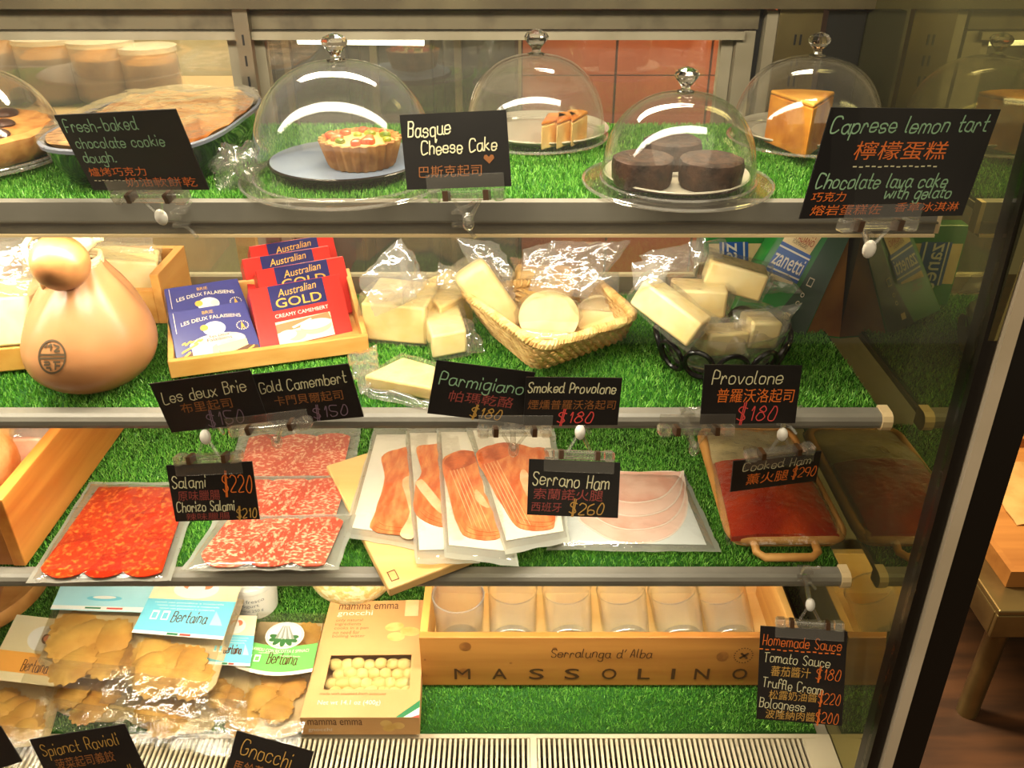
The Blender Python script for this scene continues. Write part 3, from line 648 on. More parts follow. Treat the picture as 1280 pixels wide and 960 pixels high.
F = price_card(((311, 466), (436, 458), (335, 535), (454, 518)), .699, 'black card reading Gold Camembert, right one of the pair below the boxes', [
 ('Gold Camembert', .05, .36, .90, .20, 'y', .04), ('卡門貝爾起司', .16, .63, .70, .19, 'b'), ('$150', .50, .93, .38, .20, 'p')])
F = price_card(((187, 480), (312, 463), (214, 541), (336, 527)), .690, 'black card reading Les deux Brie, left one of the pair below the boxes', [
 ('Les deux Brie', .06, .40, .86, .22, 'y', .04), ('布里起司', .20, .64, .52, .20, 'b'), ('$150', .40, .95, .40, .25, 'p')])
clip(F, .60, 1.40, 'bottom', railpt(2, 352), 'clear clip holding the pair of brie and camembert cards', nyl=False)
F = price_card(((546, 452), (669, 464), (534, 515), (655, 532)), .690, 'black card reading Parmigiano with a faint price, tilted before the wicker basket', [
 ('Parmigiano', .05, .42, .88, .22, 'g', -.02), ('帕瑪乾酪', .18, .72, .66, .21, 'd'), ('$180', .42, .96, .34, .18, 'n')])
F = price_card(((657, 472), (779, 472), (655, 531), (771, 532)), .684, 'black card reading Smoked Provolone with a bright red price', [
 ('Smoked Provolone', .02, .30, .93, .20, 'y', -.02), ('煙燻普羅沃洛起司', .03, .66, .92, .20, 'b'), ('$180', .34, .94, .40, .22, 'r')])
clip(F, -.47, .30, 'bottom', railpt(2, 640), 'clear clip holding the Parmigiano and Smoked Provolone cards', nyl=False)
F = price_card(((881, 457), (1003, 456), (875, 529), (994, 530)), .688, 'black card reading Provolone with a red price, before the ringed bowl', [
 ('Provolone', .08, .31, .74, .22, 'y'), ('普羅沃洛起司', .14, .63, .80, .24, 'o'), ('$180', .36, .94, .44, .24, 'r')])
clip(F, -.42, .35, 'bottom', railpt(2, 858), 'clear clip left of the Provolone card on the second rail', nyl=False)
F = price_card(((207, 582), (315, 577), (220, 652), (324, 649)), .672, 'black card reading Salami and Chorizo Salami, hanging over the red meat packs', [
 ('Salami', .03, .40, .42, .20, 'y'), ('$220', .62, .50, .36, .28, 'o', -.02), ('原味臘腸', .08, .63, .50, .18, 'd'), ('Chorizo Salami', .04, .82, .70, .17, 'y'), ('辣味臘腸', .14, .98, .52, .13, 'd'), ('$210', .74, .96, .25, .16, 'n')])
clip(F, .12, .90, 'top', railpt(2, 262), 'clear clip holding the hanging Salami card from the second rail')
F = price_card(((661, 574), (776, 578), (659, 643), (772, 648)), .672, 'black card reading Serrano Ham, hanging over the sliced ham packs', [
 ('Serrano Ham', .04, .45, .86, .23, 'y', -.04), ('索蘭諾火腿', .06, .71, .76, .20, 'd'), ('西班牙', .04, .93, .33, .17, 'd'), ('$260', .45, .95, .40, .20, 'n')])
clip(F, .16, .93, 'top', railpt(2, 722), 'clear clip holding the hanging Serrano Ham card from the second rail')
F = price_card(((917, 578), (1027, 563), (913, 614), (1020, 602)), .69, 'small black card reading Cooked Ham, above the red sauce bag', [
 ('Cooked Ham', .10, .35, .80, .26, 'y'), ('薰火腿', .16, .82, .48, .36, 'o'), ('$290', .68, .76, .30, .30, 'o')])
clip(F, .12, .90, 'top', railpt(2, 980), 'clear clip holding the Cooked Ham card under the second rail')
F = price_card(((951, 783), (1059, 789), (945, 898), (1053, 908)), .668, 'tall black card reading Homemade Sauce with three orange prices, before the wine crate', [
 ('Homemade Sauce', .03, .19, .92, .11, 'o', -.02), ('*line', .0, .24, .96, .01, 'o'), ('Tomato Sauce', .05, .37, .78, .10, 'y', -.02), ('蕃茄醬汁', .14, .52, .46, .11, 'n'), ('$180', .66, .52, .30, .11, 'o'),
 ('Truffle Cream', .05, .64, .72, .10, 'y', -.04), ('松露奶油醬', .13, .77, .56, .10, 'n'), ('$220', .70, .78, .27, .11, 'o'), ('Bolognese', .02, .86, .55, .10, 'y', -.02), ('波隆納肉醬', .10, .98, .58, .10, 'n'), ('$200', .68, .98, .28, .11, 'o')], th=.0008)
clip(F, .17, .96, 'top', railpt(3, 1006), 'clear clip holding the tall Homemade Sauce card from the third rail')
F = price_card(((41, 926), (151, 904), (70, 1000), (196, 985)), .632, 'black card reading Spianct Ravioli, at the bottom before the pasta packs', [
 ('Spianct Ravioli', .06, .28, .82, .17, 'n', .0), ('菠菜起司義餃', .14, .52, .62, .17, 'b'), ('Tomato Mozzarella', .08, .76, .86, .16, 'n'), ('Ravioli', .52, .96, .36, .14, 'n')], damp=.35)
F = price_card(((297, 914), (391, 939), (276, 985), (374, 1012)), .632, 'black card reading Gnocchi, at the bottom before the green banded pack', [
 ('Gnocchi', .10, .36, .68, .26, 'n', -.02), ('馬鈴薯麵疙瘩', .06, .70, .80, .24, 'b')], damp=.35)
F = price_card(((-88, 932), (1, 913), (-60, 985), (27, 947)), .632, 'blank corner of a black card at the bottom left edge', [], damp=.35)
# ================================================================ SECOND SHELF: cheeses, boxes, baskets
def on2(px, py, h=0): return S(2, px, py, h)
z2 = ZS[2]+.0004
# gourd-shaped hanging cheese
RIND = M('waxed_rind', c(188, 136, 90), .36, n=(14, c(170, 112, 66)), spec=.5, sss=.12, ramp=(.3, .75))
gc = on2(124, 474); gc.z = z2; m = mpp(gc); gR = 77*m
t = thing('gourd_cheese', gc, 'large gourd-shaped waxed cheese with a round stamp, tied with cord', 'cheese')
neck = PY(99, 322, gc.y+.014); ball = PY(75, 329, gc.y-.022); Hn = neck.z-z2
def spine(v):   # centre and radius along the body
    zz = Hn*v; sh = V((neck.x-gc.x)*v**1.6, (neck.y-gc.y)*v**1.5, 0)
    pr = [(0, .42), (.03, .60), (.10, .80), (.2, .95), (.33, 1.0), (.45, .955), (.56, .87), (.67, .75), (.78, .60), (.88, .44), (.95, .34), (1, .29)]
    for i_ in range(len(pr)-1):
        (a, ra), (b_, rb) = pr[i_], pr[i_+1]
        if a <= v <= b_:
            (z0_, r0_), (z3_, r3_) = pr[max(i_-1, 0)], pr[min(i_+2, len(pr)-1)]; s_ = (v-a)/(b_-a); h_ = b_-a
            m0 = (rb-r0_)/max(b_-z0_, 1e-6)*h_; m1 = (r3_-ra)/max(z3_-a, 1e-6)*h_
            return gc+V(0, 0, zz)+sh, gR*((2*s_**3-3*s_*s_+1)*ra+(s_**3-2*s_*s_+s_)*m0+(-2*s_**3+3*s_*s_)*rb+(s_**3-s_*s_)*m1)
    return gc+V(0, 0, Hn)+V(neck.x-gc.x, neck.y-gc.y, 0), gR*.27
def gf(u, v):
    a = 2*math.pi*u; cc, r = spine(min(v, 1)); fold = max(0, (v-.52)/.48)
    r *= 1+.13*fold**1.3*math.cos(5*a+1.3)+.07*fold*math.cos(9*a)+.012*noise.noise(V(math.cos(a), math.sin(a), v*2))
    return cc+V(math.cos(a)*r, math.sin(a)*r, 0)
b = MB(); b.grid(gf, 72, 44, RIND, closeu=True); b.prism([gf(i/24, 0) for i in range(24)], (0, 0, .0003), RIND)
body = b.build('body', t)
bv = BVHTree.FromPolygons(b.v, b.f)
b = MB(); b.blob(ball, 32*m, 31*m, 32*m, 26, .05, 26, M('waxed_rind_knob', c(172, 118, 68), .35, n=(30, c(146, 92, 50)), spec=.6)); b.build('knob', t)
CORD = M('cord', c(240, 214, 160), .8, bump=(300, .8))
b = MB(); nk = gc+V(neck.x-gc.x, neck.y-gc.y, Hn-.002)
for i in range(3): b.tube([nk+V(math.cos(a)*gR*.31, math.sin(a)*gR*.31, i*.003-.003+.001*math.sin(a*3)) for a in [k*2*math.pi/24 for k in range(24)]], .0022, 8, True, CORD)
cpt = [PY(*q, gc.y+dy) for q, dy in (((60, 372), .0), ((50, 350), -.012), ((38, 328), -.016), ((30, 308), -.012), ((38, 296), 0), ((52, 292), .012), ((80, 292), .03), ((98, 300), .035))]
b.tube([V(*x) for x in [tuple(lerp(cpt[min(int(s_), 6)], cpt[min(int(s_)+1, 7)], s_-int(s_))) for s_ in [i*.25 for i in range(29)]]], .0030, 8, mat=CORD)
kp = PY(103, 303, gc.y+.03); b.blob(kp, .012, .011, .009, 16, .6, 90, CORD); b.blob(kp+V(.011, .004, .004), .008, .006, .006, 12, .8, 120, CORD)
b.build('cord', t)
# stamp pressed on the body: rays from the front find the skin
STAMP = M('stamp_ink', c(86, 72, 52), .4); b = MB()
sc_, (ux, vx) = (65, 446), (16.5, 20.5)
def onskin(x, y):
    px, py = sc_[0]+x*ux, sc_[1]-y*vx; d = ray(px, py).normalized(); h = bv.ray_cast(CAM, d)
    return (h[0]-d*.0009) if h[0] is not None else PY(px, py, gc.y-gR*.9)
def strip(pts, w_):
    q = [V(*p, 0) for p in pts]; vs = []
    for i, p in enumerate(q):
        tt = (q[min(i+1, len(q)-1)]-q[max(0, i-1)]).normalized(); nn = V(-tt.y, tt.x, 0)*w_/2
        vs += [onskin(*(p+nn).xy), onskin(*(p-nn).xy)]
    b.add(vs, [(2*i, 2*i+1, 2*i+3, 2*i+2) for i in range(len(q)-1)], STAMP)
L_ = lambda p0, p1, n=8: [(p0[0]+(p1[0]-p0[0])*i/n, p0[1]+(p1[1]-p0[1])*i/n) for i in range(n+1)]
strip([(math.cos(a), math.sin(a)) for a in [i*2*math.pi/40 for i in range(41)]], .13)
for y in (.12, -.10): strip(L_((-.93, y), (.93, y)), .12)
for sg in ([(-.6, .55), (-.35, .78)], [(-.3, .6), (-.05, .8), (-.1, .35)], [(.1, .74), (.55, .6), (.15, .32), (.6, .34)], [(-.62, -.32), (-.2, -.32), (-.2, -.5), (-.62, -.5)], [(.08, -.32), (.62, -.32)], [(.25, -.32), (.25, -.8)], [(.25, -.55), (.6, -.55)], [(-.45, -.68), (-.1, -.68), (-.1, -.85)]):
    for p0, p1 in zip(sg, sg[1:]): strip(L_(p0, p1, 4), .12)
b.build('stamp', t, smooth=False)

def crumple(fn, amp, fr, seed=0):
    def g(u, v):
        p = Vector(fn(u, v)); n1 = noise.noise(p*fr+V(seed, 0, 0)); n2 = noise.noise(p*fr*2.3+V(0, seed, 5))
        return p+V(n2*.6, n1*.8, (abs(n1)-.25)+n2*.4)*amp
    return g
def patch(c4, bulge=0, nrm=None):
    a, b_, d, e = [Vector(x) for x in c4]          # TL TR BL BR
    N = nrm or (b_-a).cross(d-a).normalized()*-1
    return lambda u, v: a*(1-u)*(1-v)+b_*u*(1-v)+d*(1-u)*v+e*u*v+N*bulge*(16*u*(1-u)*v*(1-v))**.5
def bagsheet(t, corners, seed=0, amp=.006, fr=38, mat=None, n=26, name='bag_flap', bulge=.006):
    b = MB(); b.slab(crumple(patch(corners, bulge), amp, fr, seed), n, n, lambda u, v: crumple(patch(corners, -bulge*.3), amp*.8, fr, seed+9)(u, v)-V(0, -.0008, .0008), mat or FLAP)
    return b.build(name, t)
def wrapskin(t, verts, grow=.004, amp=.005, fr=45, seed=0, mat=None, name='bag'):
    """clear bag shrunk around a piece: convex hull of the piece, grown and crumpled"""
    bm = bmesh.new(); ctr = sum((Vector(v) for v in verts), Vector())/len(verts)
    for v in verts: v = Vector(v); bm.verts.new(v+(v-ctr).normalized()*grow)
    bmesh.ops.convex_hull(bm, input=bm.verts[:]); bmesh.ops.subdivide_edges(bm, edges=bm.edges[:], cuts=3, use_grid_fill=True)
    bm.verts.ensure_lookup_table(); b = MB()
    zmin = min(Vector(v).z for v in verts)-.0002
    vs = []
    for v in bm.verts:
        n1 = noise.noise(v.co*fr+V(seed, 0, 0)); p = v.co+(v.co-ctr).normalized()*(amp*(n1+.25)); p.z = max(p.z, zmin); vs.append(p)
    bm.verts.index_update(); b.add(vs, [tuple(x.index for x in f.verts) for f in bm.faces], mat or FILM); bm.free()
    return b.build(name, t)
def chunk(name, hex8, label, cat_, mat, group=None, rind=None, bevel=.003, wrap=True, seed=0, flaps=(), inner='cheese'):
    bt, tp = hex8; allv = [Vector(v) for v in list(bt)+list(tp)]
    c0 = sum(allv, Vector())/8; c0.z = min(v.z for v in allv); t = thing(name, c0, label, cat_, group)
    MB().hexa(bt, tp, mat).build(inner, t, bevel=bevel, bevel_seg=3)
    if wrap: wrapskin(t, allv, seed=seed)
    for i, f in enumerate(flaps): bagsheet(t, f, seed+i*3)
    return t
def hex_from(base, top_dz):
    """base: 4 world points (BL, BR, TR, TL on a level), extruded up by vector"""
    return [Vector(p) for p in base], [Vector(p)+Vector(top_dz) for p in base]
def oriented(ctr, L, W, H, yaw, pitch=0, roll=0):
    R_ = Matrix.Rotation(yaw, 3, 'Z') @ Matrix.Rotation(pitch, 3, 'Y') @ Matrix.Rotation(roll, 3, 'X'); ctr = Vector(ctr)
    P = lambda a, b_, d: ctr+R_ @ V(a*L/2, b_*W/2, d*H/2)
    return [P(-1, -1, -1), P(1, -1, -1), P(1, 1, -1), P(-1, 1, -1)], [P(-1, -1, 1), P(1, -1, 1), P(1, 1, 1), P(-1, 1, 1)]
PARM = M('parmesan', c(246, 218, 150), .5, n=(40, c(238, 204, 128)), bump=(160, .25), sss=.15)
PARMD = M('parmesan_rind', c(220, 166, 80), .5, n=(30, c(204, 146, 62)))
PROV = M('provolone', c(250, 228, 168), .45, n=(30, c(244, 214, 142)), sss=.15)

# far-left big wedge, in a bag
bl, br = on2(-60, 472), on2(47, 462); bl.z = br.z = z2; bk = V(.01, .085, 0)
hb, ht = hex_from([bl, br, br+bk, bl+bk], (0, 0, .028))
t = thing('cheese_wedge', (bl+br)/2, 'large pale cheese wedge with an ochre rind at the left edge', 'cheese')
MB().hexa(hb, ht, PARMD).build('rind', t, bevel=.002)
MB().hexa([p+V(0, 0, .0002) for p in ht], [p+V(.004*(i in (0, 3)), .02*(i < 2), .05) for i, p in enumerate(ht)], PROV).build('cheese', t, bevel=.004)
bagsheet(t, [ht[0]+V(.0, .045, .105), ht[1]+V(.02, .05, .10), ht[0]+V(0, .02, .05), ht[1]+V(.0, .02, .05)], 3)
bagsheet(t, [ht[0]+V(-.0, .06, .12), ht[1]+V(-.03, .07, .115), ht[0]+V(0, .065, .05), ht[1]+V(.0, .065, .05)], 13)
# wooden crate behind the gourd with bagged cheese
x1 = on2(205, 412).x; y0c = on2(205, 405).y; t = thing('wooden_crate', (x1-.09, .955, z2), 'small wooden crate behind the gourd cheese, holding bagged cheese', 'crate')
cw = .010; zc1 = z2+.062
for nm, lo, hi in (('side_panel', (x1-cw, y0c, z2), (x1, 1.008, zc1)), ('side_panel', (x1-.2, y0c, z2), (x1-.2+cw, 1.008, zc1)), ('front_panel', (x1-.2+cw, y0c, z2), (x1-cw, y0c+cw, zc1-.02)), ('back_panel', (x1-.2+cw, 1.008-cw, z2), (x1-cw, 1.008, zc1)), ('bottom', (x1-.2+cw, y0c+cw, z2), (x1-cw, 1.008-cw, z2+.008))):
    MB().box(lo, hi, PINEY).build(nm, t, smooth=False, bevel=.001)
for i, (dx, lab, yw) in enumerate(((-.055, 'bagged cheese in the small crate, right behind the gourd cheese', .3), (-.13, 'bagged cheese in the small crate, left behind the knob', -.2))):
    c0 = V(x1+dx, .955, z2+.042); h8 = oriented(c0, .07, .05, .06, yw, .2)
    chunk('bagged_cheese', h8, lab, 'cheese', PROV, 'bagged cheeses behind the gourd cheese', seed=20+i, flaps=[[c0+V(-.045, .0, .085), c0+V(.035, .005, .088), c0+V(-.035, 0, .035), c0+V(.04, 0, .03)]])

# ---- pine tray with cheese boxes
A = on2(214, 474); Bp = on2(462, 440); A.z = Bp.z = z2; ux_ = (Bp-A).normalized(); uy_ = V(-ux_.y, ux_.x, 0); Lt = (Bp-A).length; Dt = .135
t = thing('pine_tray', (A+Bp)/2+uy_*.06, 'shallow pale pine tray holding the blue and red cheese boxes', 'tray')
TR_ = lambda x, y, z: A+ux_*x+uy_*y+V(0, 0, z)
def tbox(x0, x1_, y0, y1, z0, z1): return MB().hexa([TR_(x0, y0, z0), TR_(x1_, y0, z0), TR_(x1_, y1, z0), TR_(x0, y1, z0)], [TR_(x0, y0, z1), TR_(x1_, y0, z1), TR_(x1_, y1, z1), TR_(x0, y1, z1)], PINE)
tbox(0, Lt, 0, .007, 0, .020).build('front_panel', t, smooth=False, bevel=.001)
tbox(.006, Lt-.006, .007, Dt-.006, .001, .006).build('bottom', t, smooth=False)
b = MB(); b.hexa([TR_(0, .007, 0), TR_(.006, .007, 0), TR_(.006, Dt, 0), TR_(0, Dt, 0)], [TR_(0, .007, .020), TR_(.006, .007, .020), TR_(.006, Dt, .046), TR_(0, Dt, .046)], PINE); b.build('side_panel', t, smooth=False, bevel=.0008)
b = MB(); b.hexa([TR_(Lt-.006, .007, 0), TR_(Lt, .007, 0), TR_(Lt, Dt, 0), TR_(Lt-.006, Dt, 0)], [TR_(Lt-.006, .007, .020), TR_(Lt, .007, .020), TR_(Lt, Dt, .046), TR_(Lt-.006, Dt, .046)], PINE); b.build('side_panel', t, smooth=False, bevel=.0008)
tbox(.006, Lt-.006, Dt-.006, Dt, 0, .046).build('back_panel', t, smooth=False, bevel=.0008)
BLUEB = M('box_blue', c(66, 66, 124), .3, spec=.5); REDB = M('box_red', c(206, 52, 44), .3); WHT = M('print_white', c(228, 222, 208), .4); GOLD = M('print_gold', c(226, 172, 70), .4)
IVORY = M('print_ivory', c(240, 226, 190), .4); BRNP = M('print_brown', c(104, 66, 40), .5); CHEESEP = M('print_cheese', c(242, 214, 148), .4); NAVY = M('print_navy', c(44, 44, 96), .35); SALM = M('print_salmon', c(226, 130, 84), .4)
def leanbox(TL, TR, BL, BR, dd, th, mat, label, group, printer, d_off=0, dbase=None):
    pbl, pbr = dbase
    dl, dr = depth(pbl), depth(pbr)
    F = Face(PD(*TL, dl+dd), PD(*TR, dr+dd), PD(*BL, dl), PD(*BR, dr))
    bk = F.N*-th; c0 = F.p(.5, 1)
    t = thing('cheese_box', c0, label, 'box', group)
    MB().hexa([F.c[2]+bk, F.c[3]+bk, F.c[1]+bk, F.c[0]+bk], [F.c[2], F.c[3], F.c[1], F.c[0]], mat).build('carton', t, smooth=False, bevel=.0008)
    b = MB(); printer(F, b); b.build('print', t, smooth=False)
    return F
RINDP = M('print_rind', c(206, 198, 186), .45, n=(80, c(186, 176, 166)))
def brie(F, b):
    F.rect(b, .055, .03, .062, .40, IVORY)
    F.text(b, 'BRIE', .42, .13, .14, .055, GOLD); F.text(b, 'LES DEUX FALAISIENS', .13, .29, .76, .065, IVORY, arc=.05)
    F.poly(b, [(.06, 1), (.06, .82), (.22, .76), (.8, .80), (.97, .86), (.97, 1)], BRNP, .0003)
    F.oval(b, .52, .67, .34, .16, RINDP, .0004); F.poly(b, [(.20, .68), (.20, .90), (.30, .98), (.48, .97), (.48, .8), (.54, .68)], RINDP, .0005)
    F.poly(b, [(.50, .74), (.86, .70), (.86, .82), (.70, .88), (.52, .90)], CHEESEP, .0006); F.poly(b, [(.44, .74), (.50, .70), (.51, .92), (.42, .95)], CHEESEP, .0006)
    F.oval(b, .52, .42, .14, .13, WHT, .0005); F.oval(b, .40, .38, .05, .055, GOLD, .0006); F.oval(b, .60, .41, .05, .05, IVORY, .0007)
    F.text(b, 'Les Deux', .44, .58, .24, .05, BRNP, .0008); F.text(b, 'Falaisiens', .40, .645, .30, .055, BRNP, .0008)
    for i in range(7): F.oval(b, .12+.035*i, .60+.018*math.sin(i*2), .03, .016, GOLD, .0006, rot=-.5); F.oval(b, .10+.028*i, .74-.015*i, .03, .016, GOLD, .0006, rot=-.6)
    for i in range(4): F.oval(b, .10+.02*i, .84-.02*i, .03, .018, GOLD, .0006, rot=-.7); F.oval(b, .82+.03*i, .93-.02*i, .026, .015, GOLD, .0007, rot=-.8)
    for i in range(16): F.oval(b, .87+.072*math.cos(i*.393), .45+.078*math.sin(i*.393), .009, .009, IVORY, .0006, 8)
    F.poly(b, [(.865, .39), (.875, .39), (.90, .52), (.885, .52), (.87, .47), (.855, .52), (.84, .52)], GOLD, .0006)
def camem(F, b):
    F.rect(b, .20, .012, .80, .42, NAVY, .0003)
    F.text(b, 'Australian', .29, .215, .42, .125, GOLD, rise=.05, slant=.15)
    F.text(b, 'GOLD', .25, .385, .50, .15, GOLD, bold=.006)
    F.text(b, 'CREAMY CAMEMBERT', .215, .54, .58, .06, WHT)
    F.rect(b, .20, .60, .80, .985, IVORY, .0003); F.poly(b, [(.20, .64), (.78, .60), (.80, .72), (.20, .78)], SALM, .0004)
    F.oval(b, .62, .80, .17, .11, CHEESEP, .0006); F.oval(b, .62, .75, .17, .08, WHT, .0007); F.oval(b, .40, .87, .10, .08, CHEESEP, .0006); F.oval(b, .30, .83, .10, .075, WHT, .0007); F.poly(b, [(.36, .72), (.58, .64), (.59, .66), (.38, .75)], WHT, .0008)
fb = (TR_(.012, .012, .0065), None)
pbl, pbr = on2(222, 461, .0065), on2(329, 439, .0065)
bb = (pbl, pbr)
Fb1 = leanbox((210, 391), (305, 376), (222, 461), (329, 439), .014, .030, BLUEB, 'front blue brie box in the pine tray, whole label showing', 'blue brie boxes', brie, dbase=bb)
s_ = Fb1.N*-.0305+Fb1.v*-.008
def behind(F, sh): return Face(F.c[0]+sh, F.c[1]+sh, F.c[2]+sh, F.c[3]+sh)
def putbox(F, th, mat, label, group, printer):
    bk = F.N*-th; t = thing('cheese_box', F.p(.5, 1), label, 'box', group)
    MB().hexa([F.c[2]+bk, F.c[3]+bk, F.c[1]+bk, F.c[0]+bk], [F.c[2], F.c[3], F.c[1], F.c[0]], mat).build('carton', t, smooth=False, bevel=.0008)
    b = MB(); printer(F, b); b.build('print', t, smooth=False)
def shift_to(F, target, th, n):
    """slide a copy behind F by n thicknesses so that its top-left corner shows at the target pixel"""
    base = F.c[0]-F.N*th*n; r = ray(*target); p = CAM+r*((base-CAM).dot(F.N)/r.dot(F.N)); return p-F.c[0]
putbox(behind(Fb1, shift_to(Fb1, (205, 361), .0305, 1)), .030, BLUEB, 'rear blue brie box in the pine tray, top half showing', 'blue brie boxes', brie)
pbl, pbr = on2(327, 440, .0065), on2(441, 414, .0065)
Fc = leanbox((310, 362), (424, 342), (327, 440), (441, 414), .016, .024, REDB, 'front red camembert box in the pine tray, whole label showing', 'red camembert boxes', camem, dbase=(pbl, pbr))
for n, tgt, lab in ((1, (319, 338), 'second red camembert box from the front in the pine tray'), (2, (302, 324), 'third red camembert box from the front in the pine tray'), (3, (311, 308), 'rearmost red camembert box in the pine tray')):
    putbox(behind(Fc, shift_to(Fc, tgt, .0245, n)), .024, REDB, lab, 'red camembert boxes', camem)

# ---- bagged parmesan pieces between tray and basket
def px_block(bottom_px, h, label, seed, mat=PARM, zoff=0, flaps=(), name='parmesan_piece', group='bagged parmesan pieces'):
    q = [on2(*p, zoff) for p in bottom_px]
    return chunk(name, hex_from(q, (0, 0, h)), label, 'cheese', mat, group, seed=seed, flaps=flaps)
px_block([(455, 425), (533, 432), (552, 398), (478, 390)], .046, 'rear left block of bagged parmesan beside the red boxes', 31, flaps=[[PY(448, 348, .85), PY(500, 297, .86), PY(470, 395, .84), PY(520, 372, .85)], [PY(497, 300, .86), PY(520, 318, .87), PY(505, 380, .85), PY(530, 360, .86)]])
px_block([(552, 424), (592, 402), (566, 372), (524, 392)], .040, 'rear right block of bagged parmesan touching the wicker basket', 37, flaps=[[PY(548, 330, .93), PY(590, 338, .93), PY(545, 358, .92), PY(585, 372, .92)], [PY(513, 345, .92), PY(530, 338, .925), PY(515, 360, .91), PY(535, 355, .915)]])
px_block([(541, 449), (584, 441), (574, 405), (528, 408)], .028, 'smooth pale block of bagged parmesan with its flat top in view', 41, mat=PROV, zoff=.004, flaps=[[PY(572, 400, .86), PY(588, 400, .87), PY(585, 440, .83), PY(605, 440, .845)]])
wv = [on2(456, 486), on2(540, 502), on2(546, 474), on2(505, 462)]
chunk('parmesan_piece', hex_from(wv, (0, 0, .016)), 'flat triangular wedge of bagged parmesan lying at the shelf front', 'cheese', PARM, 'bagged parmesan pieces', seed=44, flaps=[[on2(432, 445, .01), on2(470, 432, .012), on2(452, 492, .004), on2(475, 470, .012)], [on2(452, 486, .003), on2(545, 506, .003), on2(452, 494, .001), on2(540, 512, .001)]])

# ---- wicker basket
WICK = M('wicker', c(226, 190, 122), .55, n=(60, c(196, 152, 86)), bump=(200, .4))
rim_px = [(574, 352), (672, 434), (795, 392), (735, 335)]; bas_px = [(600, 405), (672, 466), (785, 425), (730, 385)]
zr = .052
bc = [on2(*p) for p in ((607, 412), (670, 466), (786, 424), (735, 386))]; rc = [S(2, p[0], p[1], zr) for p in ((572, 362), (676, 437), (797, 396), (740, 346))]
cb = sum(bc, Vector())/4; cb.z = z2
t = thing('wicker_basket', cb, 'pale wicker basket of smoked provolone on the second shelf', 'basket')
def outline(f, z, n=96, rnd=.16):
    c4 = [lerp(b_, r_, f) for b_, r_ in zip(bc, rc)]; c4 = [V(p.x, p.y, z2+z) for p in c4]; pts = []
    for i in range(4):
        p0, p1, p2 = c4[i-1], c4[i], c4[(i+1) % 4]
        a = lerp(p1, p0, rnd); b_ = lerp(p1, p2, rnd)
        for k in range(7):
            s_ = k/6; pts.append(a*(1-s_)**2+p1*2*s_*(1-s_)+b_*s_*s_)
        e = lerp(p2, p1, rnd)
        for k in range(1, n//4-7): pts.append(lerp(b_, e, k/(n//4-7)))
    return pts
def woven(f, z, ph, off=.0018, freq=13):
    o = outline(f, z); n = len(o); cc = sum(o, Vector())/n; out = []
    for i in range(n*4):
        p = lerp(o[i//4], o[(i//4+1) % n], (i % 4)/4); d = (p-cc); d.z = 0; out.append(p+d.normalized()*off*math.sin(2*math.pi*i/(4*n)*freq*2+ph)+V(0, 0, .0023*math.cos(2*math.pi*i/(4*n)*freq*2+ph)))
    return out
b = MB()
for k in range(7):
    f = k/7
    for ph in (0, math.pi): b.tube(woven(f, .004+zr*f*.9, ph+k*1.2), .0017, 6, True, WICK)
b.build('weave', t)
b = MB(); ob, ot = outline(0, .003), outline(1, zr)
for i in range(0, len(ob), 3): b.tube([ob[i], lerp(ob[i], ot[i], .5), ot[i]], .0014, 6, mat=WICK)
b.build('stakes', t)
b = MB(); o = outline(1, zr); n = len(o); cc = sum(o, Vector())/n
for ph in (0, 2.09, 4.19):
    pts = []
    for i in range(n*3):
        p = lerp(o[i//3], o[(i//3+1) % n], (i % 3)/3); d = p-cc; d.z = 0; d.normalize(); a = 2*math.pi*i/(3*n)*44+ph; pts.append(p+d*(.0034*math.cos(a))+V(0, 0, .0034*math.sin(a)))
    b.tube(pts, .0024, 6, True, WICK)
b.build('braided_rim', t)
b = MB(); b.prism([lerp(p, cb, .06)+V(0, 0, .002) for p in outline(0, .001)], (0, 0, .003), WICK); b.build('bottom', t)
# provolone pieces in the basket
SMK = M('smoked_rind', c(236, 192, 112), .4, n=(16, c(222, 168, 84)), sss=.1)
def bagged(name, label, group, seed): pass
pc = PY(686, 392, cb.y-.005); t = thing('provolone_half', V(pc.x, pc.y, z2+.02), 'big round half of smoked provolone in the middle of the wicker basket', 'cheese', 'smoked provolone in the wicker basket')
def dome_cheese(t, ctr, rx, ry, rz, rot):
    b = MB(); Rm = rot
    b.grid(lambda u, v: ctr+Rm @ V(math.cos(2*math.pi*u)*rx*math.sin(math.pi/2*v), math.sin(2*math.pi*u)*ry*math.sin(math.pi/2*v), math.cos(math.pi/2*v)*rz), 36, 12, SMK, closeu=True); b.build('rind', t)
    b = MB(); b.grid(lambda u, v: ctr+Rm @ V(math.cos(2*math.pi*u)*rx*v, math.sin(2*math.pi*u)*ry*v, -.0015-.001*(1-v)), 36, 4, PROV, closeu=True); b.build('cut_face', t)
tilt = Matrix.Rotation(math.radians(150), 3, 'X')
R1 = Matrix.Rotation(math.radians(62+90), 3, 'X')     # cut face towards the viewer, tipped back
dome_cheese(t, pc+V(0, 0, -.004), .034, .030, .022, Matrix.Rotation(math.radians(-118), 3, 'X'))
wrapskin(t, [pc+V(math.cos(a)*.037, -.004, math.sin(a)*.032-.002) for a in [i*.5 for i in range(12)]]+[pc+V(0, .02, .01), pc+V(0, .02, -.01)], .001, .004, seed=51)
bagsheet(t, [PY(690, 300, cb.y+.03), PY(788, 302, cb.y+.03), PY(660, 362, cb.y), PY(735, 372, cb.y)], 52, bulge=.008); bagsheet(t, [PY(655, 312, cb.y+.045), PY(695, 304, cb.y+.045), PY(650, 352, cb.y+.03), PY(690, 350, cb.y+.03)], 53)
